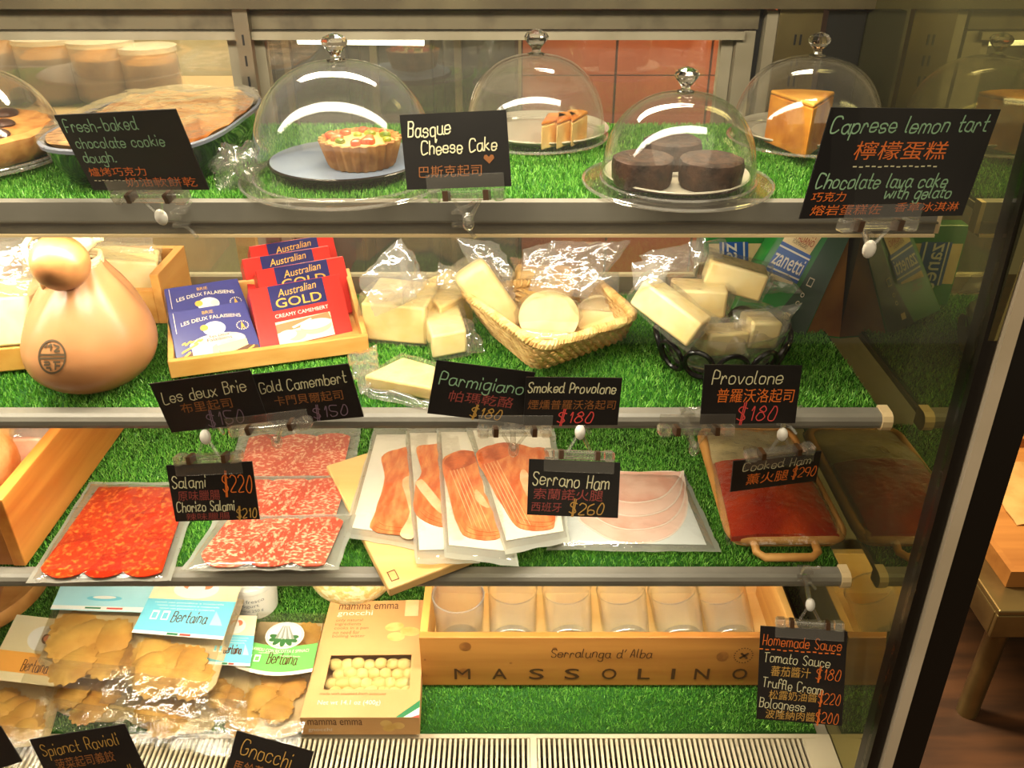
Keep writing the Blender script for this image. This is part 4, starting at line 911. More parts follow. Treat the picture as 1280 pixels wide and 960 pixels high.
bagsheet(t, [PY(650, 410, cb.y-.035), PY(725, 415, cb.y-.035), PY(655, 424, cb.y-.04), PY(720, 426, cb.y-.04)], 57, amp=.004)
hx = oriented(PY(612, 372, cb.y+.01), .092, .024, .040, .25, 1.02)
t = chunk('provolone_wedge', hx, 'long tall wedge of smoked provolone leaning at the left of the basket', 'cheese', PROV, 'smoked provolone in the wicker basket', seed=61, bevel=.008, flaps=[[PY(570, 298, cb.y+.02), PY(625, 304, cb.y+.03), PY(588, 332, cb.y+.01), PY(640, 345, cb.y+.02)], [PY(608, 305, cb.y+.03), PY(640, 335, cb.y+.03), PY(612, 345, cb.y+.02), PY(645, 395, cb.y+.01)]])
pc = PY(748, 395, cb.y+.012); t = thing('provolone_half', V(pc.x, pc.y, z2+.02), 'smaller piece of smoked provolone at the right end of the basket', 'cheese', 'smoked provolone in the wicker basket')
dome_cheese(t, pc, .026, .024, .02, Matrix.Rotation(math.radians(-118), 3, 'X')@Matrix.Rotation(.2, 3, 'Y'))
wrapskin(t, [pc+V(math.cos(a)*.029, -.004, math.sin(a)*.025-.002) for a in [i*.5 for i in range(12)]]+[pc+V(0, .02, .01)], .001, .004, seed=54)
bagsheet(t, [PY(722, 345, cb.y+.02), PY(772, 340, cb.y+.02), PY(725, 385, cb.y+.01), PY(775, 390, cb.y+.01)], 55)
pc = PY(680, 345, cb.y+.05); h8 = oriented(pc+V(0, 0, -.012), .07, .03, .045, .1, .1)
chunk('provolone_wedge', h8, 'piece of smoked provolone at the back of the basket, under bag film', 'cheese', SMK, 'smoked provolone in the wicker basket', seed=58, bevel=.008)

# ---- bowl with black rings
bw = on2(898, 452); bw.z = z2; mB = mpp(bw)
t = thing('ringed_bowl', bw, 'clear bowl with a border of black rings, heaped with provolone blocks', 'bowl')
RA, RBy, RH = .068, .058, .050; BLK = M('black_enamel', c(16, 15, 15), .25, spec=.6)
ell = lambda a, f, z: bw+V(math.cos(a)*RA*f, math.sin(a)*RBy*f, z)
b = MB(); pf_ = [(.45, .001), (.60, .002), (.84, .010), (.95, .030), (1.02, .052), (1.0, .0525), (.92, .031), (.80, .0125), (.5, .005), (.45, .0045)]
b.grid(lambda u, v: ell(2*math.pi*u, *pf_[round(v*9)]), 60, 9, ACRYL, closeu=True); b.prism([ell(i*2*math.pi/40, .46, .001) for i in range(40)], (0, 0, .003), ACRYL); b.build('bowl_wall', t)
NR = 12
for k in range(NR):
    a = 2*math.pi*k/NR
    lo, hi = ell(a, .86, .005), ell(a, 1.03, .041); ctr = (lo+hi)/2; up = (hi-lo)/2; tg = (ell(a+.01, .93, .03)-ell(a-.01, .93, .03)).normalized()*.0150
    nn = tg.cross(up).normalized()*.002
    b = MB(); b.tube([ctr+tg*math.cos(x)+up*math.sin(x)*.9+nn for x in [i*math.pi/10 for i in range(20)]], .0027, 8, True, BLK); b.build('ring', t)
b = MB(); b.tube([ell(i*2*math.pi/48, .76, .009) for i in range(48)], .0018, 6, True, BLK); b.build('base_ring', t)
blocks = [((838, 388), bw.y-.028, .074, .030, .030, -.62, .42, 'long provolone block with a chalky top, leaning left in the ringed bowl', -.12),
          ((872, 372), bw.y+.006, .056, .034, .030, -.08, .02, 'thick provolone block in the middle of the ringed bowl', 0),
          ((918, 345), bw.y+.022, .062, .032, .030, -.15, .22, 'topmost provolone block of the heap in the ringed bowl', 0),
          ((948, 412), bw.y-.012, .034, .032, .030, .2, .1, 'upright small provolone block at the right of the ringed bowl', 0),
          ((902, 424), bw.y-.024, .048, .028, .026, .3, .1, 'lowest provolone block behind the black rings', 0)]
for i, (pp, yy, L_b, W_b, H_b, yaw, pit, lab, rl) in enumerate(blocks):
    cc = PY(*pp, yy); h8 = oriented(cc, L_b, W_b, H_b, yaw, pit, rl)
    chunk('provolone_block', h8, lab, 'cheese', PROV, 'provolone blocks in the ringed bowl', seed=70+i, flaps={
        0: [[PY(790, 330, yy+.02), PY(840, 322, yy+.02), PY(795, 362, yy), PY(830, 352, yy)]],
        1: [[PY(800, 318, yy+.03), PY(880, 298, yy+.03), PY(812, 348, yy+.02), PY(870, 340, yy+.02)]],
        2: [[PY(862, 300, yy+.01), PY(905, 300, yy+.02), PY(868, 330, yy), PY(905, 325, yy)], [PY(945, 338, yy), PY(985, 345, yy), PY(940, 365, yy-.01), PY(1004, 366, yy-.01)]],
        3: [[PY(915, 388, yy-.005), PY(1000, 380, yy+.01), PY(925, 432, yy-.02), PY(972, 425, yy-.01)]],
        4: [[PY(860, 392, yy), PY(925, 400, yy), PY(865, 448, yy-.012), PY(935, 445, yy-.015)]]}[i])
# ---- green wedge packs
GRNB = M('pack_green', c(30, 132, 44), .3, n=(8, c(24, 110, 38))); DGRN = M('pack_dark_green', c(18, 58, 26), .35); BLUP = M('pack_blue', c(28, 84, 160), .35); TANR = M('pack_rind', c(176, 116, 44), .4, n=(20, c(150, 92, 30))); REDP = M('print_rust', c(176, 62, 30), .5); CREP = M('pack_cream', c(240, 216, 160), .45, n=(30, c(228, 196, 132)))
pb = on2(1003, 418); dB = depth(pb)+.01
F = Face(PD(1000, 250, dB-.01), PD(1104, 292, dB-.03), PD(915, 388, dB+.03), PD(1006, 419, dB))
t = thing('hard_cheese_pack', F.p(.6, 1), 'green hard cheese wedge pack standing at the right end with a blue band', 'cheese', 'green hard cheese packs')
r0, r1 = PD(1100, 276, dB+.03), PD(1052, 424, dB+.022)
if r0.x > XM-.006: r0.x = XM-.006
for p in F.c:
    p.x = min(p.x, XM-.006)
b = MB(); back = V(.0, .03, .0); b.hexa([F.c[2], F.c[3], F.c[1], F.c[0]], [F.c[2]+back, r1, r0, F.c[0]+back], GRNB); b.build('pack', t, smooth=False, bevel=.0015)
G2 = Face(F.c[1], r0, F.c[3], r1); b = MB(); G2.rect(b, .04, .0, .98, .99, TANR, .0012); b.build('rind_side', t, smooth=False)
b = MB()
F.poly(b, [(.70, .0), (1.0, .0), (1.0, 1.0), (.52, 1.0), (.66, .6)], DGRN, .0015)
F.poly(b, [(.16, .0), (.64, .0), (.57, .30), (.54, .62), (.10, .66), (.10, .3)], CREP, .0017)
F.poly(b, [(.10, .335), (.60, .335), (.60, .60), (.10, .60)], BLUP, .0020); F.rect(b, .10, .365, .60, .38, WHT, .0023); F.rect(b, .10, .555, .60, .57, WHT, .0023)
F.text(b, 'zanetti', .115, .53, .46, .135, WHT, .0025, bold=.006); F.text(b, 'FORMAGGIO', .24, .31, .24, .035, BRNP, .0025)
F.text(b, 'GRANA', .28, .205, .26, .07, REDP, .0025); F.text(b, 'PADANO', .26, .275, .29, .06, REDP, .0025)
for i in range(3): F.text(b, ('Grana Padano', 'formaggio', 'D.O.P.')[i], .14+.03*i, .655+.04*i, .20, .028, BRNP, .0025)
F.rect(b, .72, .50, .80, .58, IVORY, .0025); F.rect(b, .73, .51, .79, .57, DGRN, .0028)
F.oval(b, .74, .67, .025, .02, IVORY, .0025); F.oval(b, .74, .67, .018, .014, DGRN, .0027); F.oval(b, .73, .75, .025, .02, IVORY, .0025); F.oval(b, .73, .75, .018, .014, DGRN, .0027); F.rect(b, .64, .86, .72, .92, CREP, .0025)
b.build('print', t, smooth=False)
yb_ = .985
F = Face(PY(882, 282, yb_), PY(1012, 282, yb_+.01), PY(890, 356, yb_-.02), PY(1012, 362, yb_-.01)); zlow = z2
t = thing('hard_cheese_pack', V(F.p(.5, 1).x, yb_, z2), 'green hard cheese pack lying sideways behind the ringed bowl', 'cheese', 'green hard cheese packs')
Fl = [V(p.x, p.y, z2) for p in (F.c[2], F.c[3])]; bk = V(0, .022, 0)
b = MB(); b.hexa([Fl[0], Fl[1], F.c[1], F.c[0]], [Fl[0]+bk, Fl[1]+bk, F.c[1]+bk, F.c[0]+bk], GRNB); b.build('pack', t, smooth=False, bevel=.002)
F = Face(F.c[0], F.c[1], Fl[0], Fl[1]); b = MB(); F.rect(b, .02, .22, .97, .72, CREP, .0012); F.rect(b, .12, .20, .40, .74, BLUP, .0016)
b2 = Face(F.p(.40, .20), F.p(.40, .74), F.p(.12, .20), F.p(.12, .74))
b2.N = F.N
b2.rect(b, 0, .12, 1, .18, WHT, .0019); b2.rect(b, 0, .85, 1, .90, WHT, .0019); b2.text(b, 'zanetti', .02, .76, 1.3, .5, WHT, .002, bold=.006)
b3 = Face(F.p(.78, .24), F.p(.78, .72), F.p(.52, .24), F.p(.52, .72)); b3.N = F.N
b3.text(b, 'GRANA', .2, .42, .75, .3, REDP, .002); b3.text(b, 'PADANO', .15, .82, .8, .3, REDP, .002)
b.build('print', t, smooth=False)
# ================================================================ THIRD SHELF: crate, meat packs, board, sauce bag
def on3(px, py, h=0): return S(3, px, py, h)
z3 = ZS[3]+.0004
# left wooden crate with bread and bagged ham
cr = on3(33, 708); cx1 = cr.x; cy0 = cr.y; ch = .092; cw = .014; cx0 = cx1-.30; cy1 = 1.02
t = thing('wooden_crate', ((cx0+cx1)/2, (cy0+cy1)/2, z3), 'golden wooden crate at the left of the third shelf, its long side in view', 'crate')
ORW = wood('crate_golden_wood', c(222, 150, 66), c(180, 98, 30), 1, 10); ORW_SHADED = wood('crate_golden_shaded', c(176, 112, 50), c(146, 84, 32), 0, 10)  # second wood: copy darkened in colour for the shaded front, also on the back
MB().box((cx1-cw, cy0, z3), (cx1, cy1, z3+ch), ORW).build('side_panel', t, smooth=False, bevel=.0012)
MB().box((cx0, cy0, z3), (cx0+cw, cy1, z3+ch), ORW).build('side_panel', t, smooth=False, bevel=.0012)
MB().box((cx0+cw, cy0+.002, z3), (cx1-cw, cy0+cw, z3+ch-.006), ORW_SHADED).build('front_panel', t, smooth=False, bevel=.0012)
MB().box((cx0+cw, cy1-cw, z3), (cx1-cw, cy1, z3+ch-.006), ORW_SHADED).build('back_panel', t, smooth=False, bevel=.0012)
MB().box((cx0+cw, cy0+cw, z3), (cx1-cw, cy1-cw, z3+.01), ORW).build('bottom', t, smooth=False)
lc = PY(-40, 588, .86); t = thing('bread_loaf', V(lc.x, lc.y, z3+.0105), 'golden crusted round loaf in the crate at the left edge', 'bread')
MB().blob(V(lc.x, lc.y, z3+.058), .062, .075, .047, 30, .12, 14, M('bread_crust', c(226, 148, 72), .7, n=(30, c(246, 196, 124)), bump=(90, .8)), power=.8).build('loaf', t)
pp = V(cx1-.062, .93, z3+.05); h8 = oriented(pp, .075, .12, .05, .1, .05)
chunk('bagged_ham', h8, 'pinkish bagged ham in the crate behind the loaf', 'meat', M('ham_pale', c(236, 190, 160), .5, n=(30, c(222, 156, 124))), seed=90, flaps=[[pp+V(-.05, .05, .055), pp+V(.045, .05, .05), pp+V(-.05, -.06, .03), pp+V(.045, -.06, .028)]])
MB().slab(crumple(lambda u, v: V(cx1-.13+.11*u, cy0+.03+.13*v, z3+.058+.012*u), .008, 25, 5), 16, 16, .001, M('wrapping_paper', c(240, 232, 214), .6)).build('wrapping_paper', label='white wrapping paper beside the loaf in the left crate', category='paper') if False else None

def quadpts(px4, h): return [on3(p[0], p[1], h) for p in px4]
def vacpack(name, px4, h, label, cat_, group=None, seed=0, insert=None, th=.0045, back=None, amp=.0012):
    """flat vacuum pack: backing film, optional pale insert sheet, top film; returns root and corner points"""
    C = quadpts(px4, h); c0 = sum(C, Vector())/4; c0.z = C[0].z; t = thing(name, c0, label, cat_, group)
    P = lambda u, v: C[0]*(1-u)*(1-v)+C[1]*u*(1-v)+C[2]*(1-u)*v+C[3]*u*v
    def edge(u, v):
        p = P(u, v); n_ = noise.noise(p*55+V(seed, 0, 0)); e = 1 if min(u, v, 1-u, 1-v) < .04 else .3
        return p+V(n_*.002*e, noise.noise(p*55+V(0, seed, 0))*.002*e, .0009*(1+n_)*e)
    b = MB(); b.slab(edge, 18, 22, .0004, back or VACB); b.build('back_film', t)
    if insert:
        b = MB(); b.slab(lambda u, v: P(.07+.86*u, .08+.84*v)+V(0, 0, .0012), 4, 4, .0006, insert); b.build('insert_sheet', t, smooth=False)
    return t, P, c0
def topfilm(t, P, th, seed, mat=None, amp=.0011, u0=.03, u1=.97, v0=.03, v1=.97, n=30):
    def fn(u, v):
        uu, vv = u0+(u1-u0)*u, v0+(v1-v0)*v; p = P(uu, vv); e = min(1, 9*min(u, v, 1-u, 1-v))
        return p+V(0, 0, .0012+th*e**.6+amp*(noise.noise(p*70+V(seed, 0, 0))+.7*abs(noise.noise(p*150+V(0, seed, 0)))))
    b = MB(); b.slab(fn, n, n, .0003, mat or VACT); b.build('top_film', t)
def slice_poly(px, h, seed, th=.0018, k=4, wob=.0015):
    P = [on3(p[0], p[1], h) for p in px]; n = len(P); out = []
    for i in range(n):
        a, b_, d, e = P[i-1], P[i], P[(i+1) % n], P[(i+2) % n]
        for s_ in range(k):
            t_ = s_/k; out.append(.5*((2*b_)+(d-a)*t_+(2*a-5*b_+4*d-e)*t_*t_+(3*b_-a-3*d+e)*t_**3))
    return [p+V(noise.noise(p*120+V(seed, 0, 0))*wob, noise.noise(p*120+V(0, seed, 0))*wob, 0) for p in out]
def meat(name, c1, c2, scale, st=None, rough=.3, pos=(.45, .6), bump=(120, .3)):
    return M(name, c1, rough, n=(scale, c2), ramp=pos, bump=bump, stretch=st, spec=.5)
CHOR = meat('chorizo_slice_meat', c(196, 46, 10), c(232, 126, 50), 170, pos=(.52, .68)); CHOR2 = meat('chorizo_slice_dark', c(176, 34, 6), c(226, 112, 42), 150, pos=(.52, .68))
SALA = meat('salami_meat', c(208, 82, 56), c(240, 186, 150), 190, st=(1, 1.7, 1), pos=(.49, .62)); SALB = meat('salami_meat_deep', c(198, 72, 48), c(236, 176, 138), 175, st=(1.5, 1, 1), pos=(.50, .64))
def clipped(pts, quad):
    c_ = sum(quad, Vector())/4
    for i in range(4):
        a, e = quad[i], quad[(i+1) % 4]; nx, ny = -(e.y-a.y), e.x-a.x
        if nx*(c_.x-a.x)+ny*(c_.y-a.y) < 0: nx, ny = -nx, -ny
        f = lambda p: nx*(p.x-a.x)+ny*(p.y-a.y)
        out = []
        for k_ in range(len(pts)):
            p, q_ = pts[k_], pts[(k_+1) % len(pts)]; fp, fq = f(p), f(q_)
            if fp >= 0: out.append(p)
            if fp*fq < 0: out.append(p+(q_-p)*(fp/(fp-fq)))
        pts = out
        if len(pts) < 3: return pts
    return pts
def disc(t, ctr, r, mat, seed, name, sx=1, tilt=(0, 0), th=.0014, quad=None):
    b = MB(); n = 26; vs = []
    pts = []
    for i in range(n):
        a = 2*math.pi*i/n; q = r*(1+.06*noise.noise(V(math.cos(a)*1.5, math.sin(a)*1.5, seed*3.3))); x, y = q*math.cos(a)*sx, q*math.sin(a)
        pts.append(ctr+V(x, y, x*tilt[0]+y*tilt[1]))
    if quad: pts = clipped(pts, quad)
    b.prism(pts, (0, 0, th), mat); return b.build(name, t)
# chorizo
t, P, c0 = vacpack('chorizo_pack', ((112, 603), (252, 604), (33, 729), (213, 727)), .001, 'flat clear pack of bright orange-red chorizo slices beside the golden crate', 'meat', seed=1)
k = 0
for j in range(4):
    for i in range(3):
        ctr = P(.22+.29*i+.02*(j % 2), .20+.205*j)+V(0, 0, .0018+.0004*j+.0003*((i+j) % 2)); k += 1
        disc(t, ctr, .0305, CHOR if (i+j) % 2 else CHOR2, k, 'chorizo_slice', 1.02, (.006, -.012), quad=[P(.12, .07), P(.92, .07), P(.93, .985), P(.05, .985)])
topfilm(t, P, .0052, 3, amp=.0013)
# salami, three shingled packs
for q, h, lab, sd in ((((300, 535), (452, 533), (284, 612), (440, 612)), .001, 'rearmost of three salami packs shingled on the turf', 11), (((286, 596), (447, 595), (262, 662), (434, 658)), .0075, 'middle of three salami packs, half covered by the front one', 12), (((272, 646), (446, 643), (226, 714), (424, 713)), .014, 'front salami pack of three, lying at the shelf rail', 13)):
    t, P, c0 = vacpack('salami_pack', q, h, lab, 'meat', 'salami packs', seed=sd)
    for j in range(2):
        for i in range(3):
            disc(t, P(.22+.275*i+.04*j, .36+.30*j)+V(0, 0, .0016+.0005*j+.0003*i), .0305, SALA if (i+j) % 2 else SALB, sd*7+i+3*j, 'salami_slice', 1.12, (.004, -.008), quad=[P(.10, .10), P(.93, .08), P(.90, .97), P(.06, .97)])
    topfilm(t, P, .0042, sd, amp=.0011)
# cutting board
bA, bB = on3(487, 748), on3(412, 598); zt = z3+.0125
dA = on3(604, 702)-bA; dA.z = 0; dA = dA.normalized()*.155; eB = bB-bA; eB.z = 0; eB *= 1.05
def BP(p): return V(p.x, p.y, z3+.001)
bd = [BP(bA), BP(bA+dA), BP(bA+dA+eB), BP(bA+eB)]
t = thing('cutting_board', sum(bd, Vector())/4, 'pale wooden cutting board jutting over the rail under the ham packs', 'board')
b = MB(); b.prism(bd, (0, 0, .0115), BOARD); bo = b.build('board', t, smooth=False, bevel=.002)
F = Face(*[p+V(0, 0, .0116) for p in (bd[3], bd[2], bd[0], bd[1])]); F.N = V(0, 0, 1); b = MB()
for q in ((.04, .90, .10, .905), (.04, .96, .10, .965), (.04, .90, .046, .965), (.095, .90, .10, .965)): F.rect(b, *q, BRNP, .0004)
b.build('burnt_mark', t, smooth=False)
# serrano ham packs fanned over the board
SERR = meat('cured_ham', c(204, 96, 46), c(228, 146, 86), 75, st=(1.6, .5, 1), pos=(.40, .66)); FATM = M('ham_fat', c(240, 198, 150), .35, n=(60, c(232, 176, 124)), sss=.1); SERD = meat('cured_ham_dark', c(176, 76, 36), c(216, 110, 60), 60)
PAPR = M('pack_paper', c(226, 218, 198), .5)
packs = [(((468, 535), (545, 533), (428, 672), (545, 692)), [(480, 572), (500, 562), (540, 562), (540, 668), (512, 670), (468, 663), (472, 640), (484, 598)], [(503, 600), (512, 640), (500, 668), (520, 668), (530, 600)], 'leftmost of four cured ham packs fanned on the cutting board'),
         (((506, 531), (580, 530), (520, 706), (600, 704)), [(524, 560), (545, 556), (580, 556), (590, 655), (566, 660), (540, 655), (521, 638), (523, 605), (530, 590)], [(524, 600), (532, 604), (560, 640), (548, 640), (521, 608)], 'second from left of four cured ham packs fanned on the cutting board'),
         (((545, 530), (622, 529), (556, 698), (648, 709)), [(556, 576), (576, 564), (592, 566), (600, 590), (604, 620), (616, 640), (628, 672), (588, 672), (572, 650), (562, 610)], [(596, 612), (612, 634), (602, 632), (594, 622)], 'third from left of four cured ham packs fanned on the cutting board'),
         (((580, 528), (692, 529), (632, 694), (712, 678)), [(598, 568), (618, 556), (640, 554), (664, 560), (686, 566), (696, 640), (690, 662), (652, 660), (636, 640), (612, 600)], [(652, 588), (660, 592), (668, 620), (660, 622), (650, 600)], 'rightmost of four cured ham packs, largest slices showing')]
for i, (q, sl, fat, lab) in enumerate(packs):
    h = .0135+.0042*i; t, P, c0 = vacpack('ham_pack', q, h, lab, 'meat', 'cured ham packs', seed=30+i, insert=PAPR)
    ctr = (sum(p[0] for p in sl)/len(sl), sum(p[1] for p in sl)/len(sl))
    for j in range(3):
        s_ = slice_poly([(lerp(p[0], ctr[0], .05*j)+3*j-3, lerp(p[1], ctr[1], .05*j)-2*j) for p in sl], h+.0016+.0006*j, i*9+j, wob=.0012)
        MB().prism(s_, (0, 0, .0006), SERR).build('ham_slice', t, smooth=False)
    MB().prism(slice_poly(fat, h+.0036, i*5, wob=.0008), (0, 0, .0004), FATM).build('fat_streak', t, smooth=False)
    if i > 1:
        b = MB()
        for kx in range(5):
            p0, p1 = (sl[0][0]+4+5*kx, sl[0][1]+6+kx), (sl[0][0]+18+6*kx+i*6, sl[0][1]+72+kx*2)
            b.prism(slice_poly([p0, (p0[0]+.7, p0[1]), (p1[0]+.7, p1[1]), p1], h+.0034, kx, wob=.0004), (0, 0, .0004), FATM)
        b.build('fat_edges', t, smooth=False)
        MB().prism(slice_poly([(sl[0][0], sl[0][1]), (sl[1][0], sl[1][1]), (sl[2][0], sl[2][1]), (sl[2][0]+2, sl[2][1]+12), (sl[0][0]+8, sl[0][1]+12)], h+.0036, 3+i), (0, 0, .0004), SERD).build('dark_rim', t, smooth=False)
    topfilm(t, P, .0046, 40+i, amp=.0009, mat=VACT)
# cooked ham pack
HAMP = meat('cooked_ham', c(240, 196, 172), c(250, 216, 194), 22, pos=(.35, .6), bump=(60, .1)); HAMD = meat('cooked_ham_pink', c(234, 172, 146), c(246, 202, 178), 26, pos=(.4, .6), bump=(60, .1)); HAMF = M('cooked_ham_fat', c(252, 232, 214), .35)
t, P, c0 = vacpack('cooked_ham_pack', ((704, 588), (856, 592), (683, 688), (902, 691)), .001, 'flat pack of pale pink cooked ham slices left of the sauce bag', 'meat', seed=50, insert=M('pack_blue_paper', c(226, 232, 226), .5), back=VACB)
for j in range(4):
    dy = -17*j+4; sx = 1-.035*j
    base = [(722, 640), (735, 655), (765, 672), (800, 676), (835, 668), (855, 648), (860, 620), (850, 602), (800, 600), (740, 606)]
    pl = [(lerp(790, p[0], sx), max(p[1]+dy, 590)) if p[1] < 630 else (lerp(790, p[0], sx), p[1]+dy) for p in base]
    hh = .0022+.0012*j
    MB().prism(slice_poly(pl, hh, j, wob=.0006), (0, 0, .0004), HAMF).build('ham_rim', t, smooth=False)
    c_ = (790, 636+dy); MB().prism(slice_poly([(lerp(p[0], c_[0], .035), lerp(p[1], c_[1], .05)) for p in pl], hh+.0005, j, wob=.0006), (0, 0, .0003), HAMD if j % 2 else HAMP).build('ham_slice', t, smooth=False)
topfilm(t, P, .0072, 55, amp=.0006)
# bamboo tray with a front handle
fl, fr, brr, bll = on3(914, 684), on3(1062, 684), on3(1000, 548), on3(874, 548)
fr.x = min(fr.x, XM-.010); brr.x = min(brr.x, XM-.012)
t = thing('bamboo_tray', (fl+fr+brr+bll)/4, 'bamboo tray with a looped front handle under the red sauce bag', 'tray')
def rr_loop(c4, z, rnd=.14, n=8):
    out = []
    for i in range(4):
        p0, p1, p2 = c4[i-1], c4[i], c4[(i+1) % 4]; a = p1+(p0-p1).normalized()*rnd*.15; b_ = p1+(p2-p1).normalized()*rnd*.15
        for k_ in range(n+1): s_ = k_/n; q = a*(1-s_)**2+p1*2*s_*(1-s_)+b_*s_*s_; out.append(V(q.x, q.y, z3+z))
    return out
C4 = [fl, fr, brr, bll]
b = MB(); b.prism(rr_loop(C4, .001), (0, 0, .006), BAMBOO); b.build('bottom', t, smooth=False)
b = MB(); lp = rr_loop(C4, .012); b.tube(lp, .0068, 10, True, BAMBOO); b.build('rim', t)
h0, h1 = on3(944, 680, .012), on3(1020, 680, .012); h0.y = h1.y = fl.y-.002; b = MB(); dn = V(0, -.022, -.006)
b.tube([h0, h0+dn*.7, h0+dn+V(.008, 0, 0), h1+dn+V(-.008, 0, 0), h1+dn*.7, h1], .0048, 10, mat=BAMBOO); b.build('handle', t)
# red sauce bag
SAUCE = M('tomato_sauce', c(168, 36, 5), .2, n=(16, c(200, 66, 14)), spec=.6, bump=(70, .6)); BAGC = M('bag_cream', c(214, 198, 148), .3, n=(30, c(196, 176, 122)), bump=(50, .5), spec=.6)
q = [on3(876, 537, .010), on3(984, 540, .010), on3(908, 686, .012), on3(1060, 684, .012)]
q[3].x = min(q[3].x, XM-.010); q[1].x = min(q[1].x, XM-.012)
t = thing('sauce_bag', (q[0]+q[1]+q[2]+q[3])/4, 'clear bag of red tomato sauce with a creamy upper part on the bamboo tray', 'sauce')
def sb(u, v):
    p = q[0]*(1-u)*(1-v)+q[1]*u*(1-v)+q[2]*(1-u)*v+q[3]*u*v; e = (16*u*(1-u)*v*(1-v))**.45
    return p+V(0, 0, .004+(.016 if v > .36 else .006+.010*v/.36)*e+.0015*noise.noise(p*40)+.001*abs(noise.noise(p*90)))
b = MB(); b.slab(lambda u, v: sb(.05+.9*u, .38+.57*v)-V(0, 0, .0012), 30, 30, lambda u, v: (lambda p: V(p.x, p.y, z3+.0118))(sb(.05+.9*u, .38+.57*v)), SAUCE); b.build('sauce', t)
b = MB(); b.slab(lambda u, v: sb(.03+.94*u, .01+.37*v)-V(0, 0, .0008), 24, 16, .0008, BAGC); b.build('bag_top', t)
b = MB(); b.slab(lambda u, v: sb(u, v)+V(0, 0, .0006+.0012*abs(noise.noise(sb(u, v)*120))), 40, 40, .0003, thin('sauce_film', (.985, .97, .94, 1), .01, .07, (70, 1.0), boost=1.6)); b.build('film', t)
b = MB(); F = Face(sb(.30, .26), sb(.55, .26), sb(.30, .36), sb(.55, .36)); F.N = V(0, 0, 1); F.hand(b, 'CF', .2, .8, .5, .6, BRNP, .0008, .0025); b.build('pen_mark', t, smooth=False)
# ================================================================ CASE FLOOR: pasta packs, gnocchi box, glasses crate
def on4(px, py, h=0): return S(4, px, py, h)
z4 = ZS[4]+.0004
# ---- wine crate with six glasses
fy = on4(740, 857).y; wx0 = on4(528, 857).x; zt = PY(740, 797, fy).z; wh = zt-z4
wx1 = PY(1003, 797, fy).x; wy1 = fy+.165; cw = .010
t = thing('wine_crate', ((wx0+wx1)/2, fy+.08, z4), 'long shallow pine wine crate with dark lettering, holding six glasses', 'crate')
fp = MB().box((wx0, fy, z4), (wx1, fy+cw, z4+wh), CRATE_SHADED).build('front_panel', t, smooth=False, bevel=.001)
INS_LIT = wood('crate_inside_lit', c(244, 206, 138), c(230, 184, 112), 0, 9)  # lighter copy of the crate wood, the lit inside put into the colour
MB().box((wx0, wy1-cw, z4), (wx1, wy1, z4+wh), INS_LIT).build('back_panel', t, smooth=False, bevel=.001)
MB().box((wx0, fy+cw, z4), (wx0+cw, wy1-cw, z4+wh), PINEY).build('side_panel', t, smooth=False, bevel=.001)
MB().box((wx1-cw, fy+cw, z4), (wx1, wy1-cw, z4+wh), PINEY).build('side_panel', t, smooth=False, bevel=.001)
MB().box((wx0+cw, fy+cw, z4+.003), (wx1-cw, wy1-cw, z4+.012), INS_LIT).build('bottom', t, smooth=False)
F = Face(V(wx0, fy, zt), V(wx1, fy, zt), V(wx0, fy, z4), V(wx1, fy, z4)); b = MB(); BURN = M('burnt_brand', c(74, 44, 18), .6)
Wp = 1003-528
for ch, px in zip('MASSOLINO', (579, 627, 675, 721, 769, 814, 852, 889, 938)):
    w_ = {'I': .010, 'M': .043, 'L': .033}.get(ch, .040); F.text(b, ch, (px-528)/Wp*.985+.004-w_/2, .86, w_, .225, BURN, .0005, bold=0 if ch == 'M' else .008)
F.hand(b, "Serralunga d'Alba", .345, .40, .27, .17, BURN, .0012, .0005)
for i in range(20):
    a = i*.314; F.oval(b, .855+.024*math.cos(a), .36+.15*math.sin(a), .0022, .011, BURN, .0005, 6)
F.poly(b, [(.845, .32), (.85, .30), (.868, .41), (.863, .43)], BURN, .0005); F.poly(b, [(.865, .30), (.87, .32), (.848, .43), (.843, .41)], BURN, .0005)
for u, v, ru, rv in ((.12, .18, .016, .09), (.115, .72, .018, .09), (.80, .38, .016, .10), (.355, .22, .006, .03), (.24, .52, .004, .02), (.012, .45, .003, .02), (.012, .78, .003, .02)):
    F.oval(b, u, v, ru, rv, M('wood_knot', c(128, 78, 28), .6, n=(60, c(160, 104, 44))), .0003)
b.build('lettering', fp, smooth=False)
TUMB = thin('tumbler_glass', (.965, .97, .945, 1), .06, .13, ior=1.45, boost=1.6, milkc=(1, .97, .9, 1))
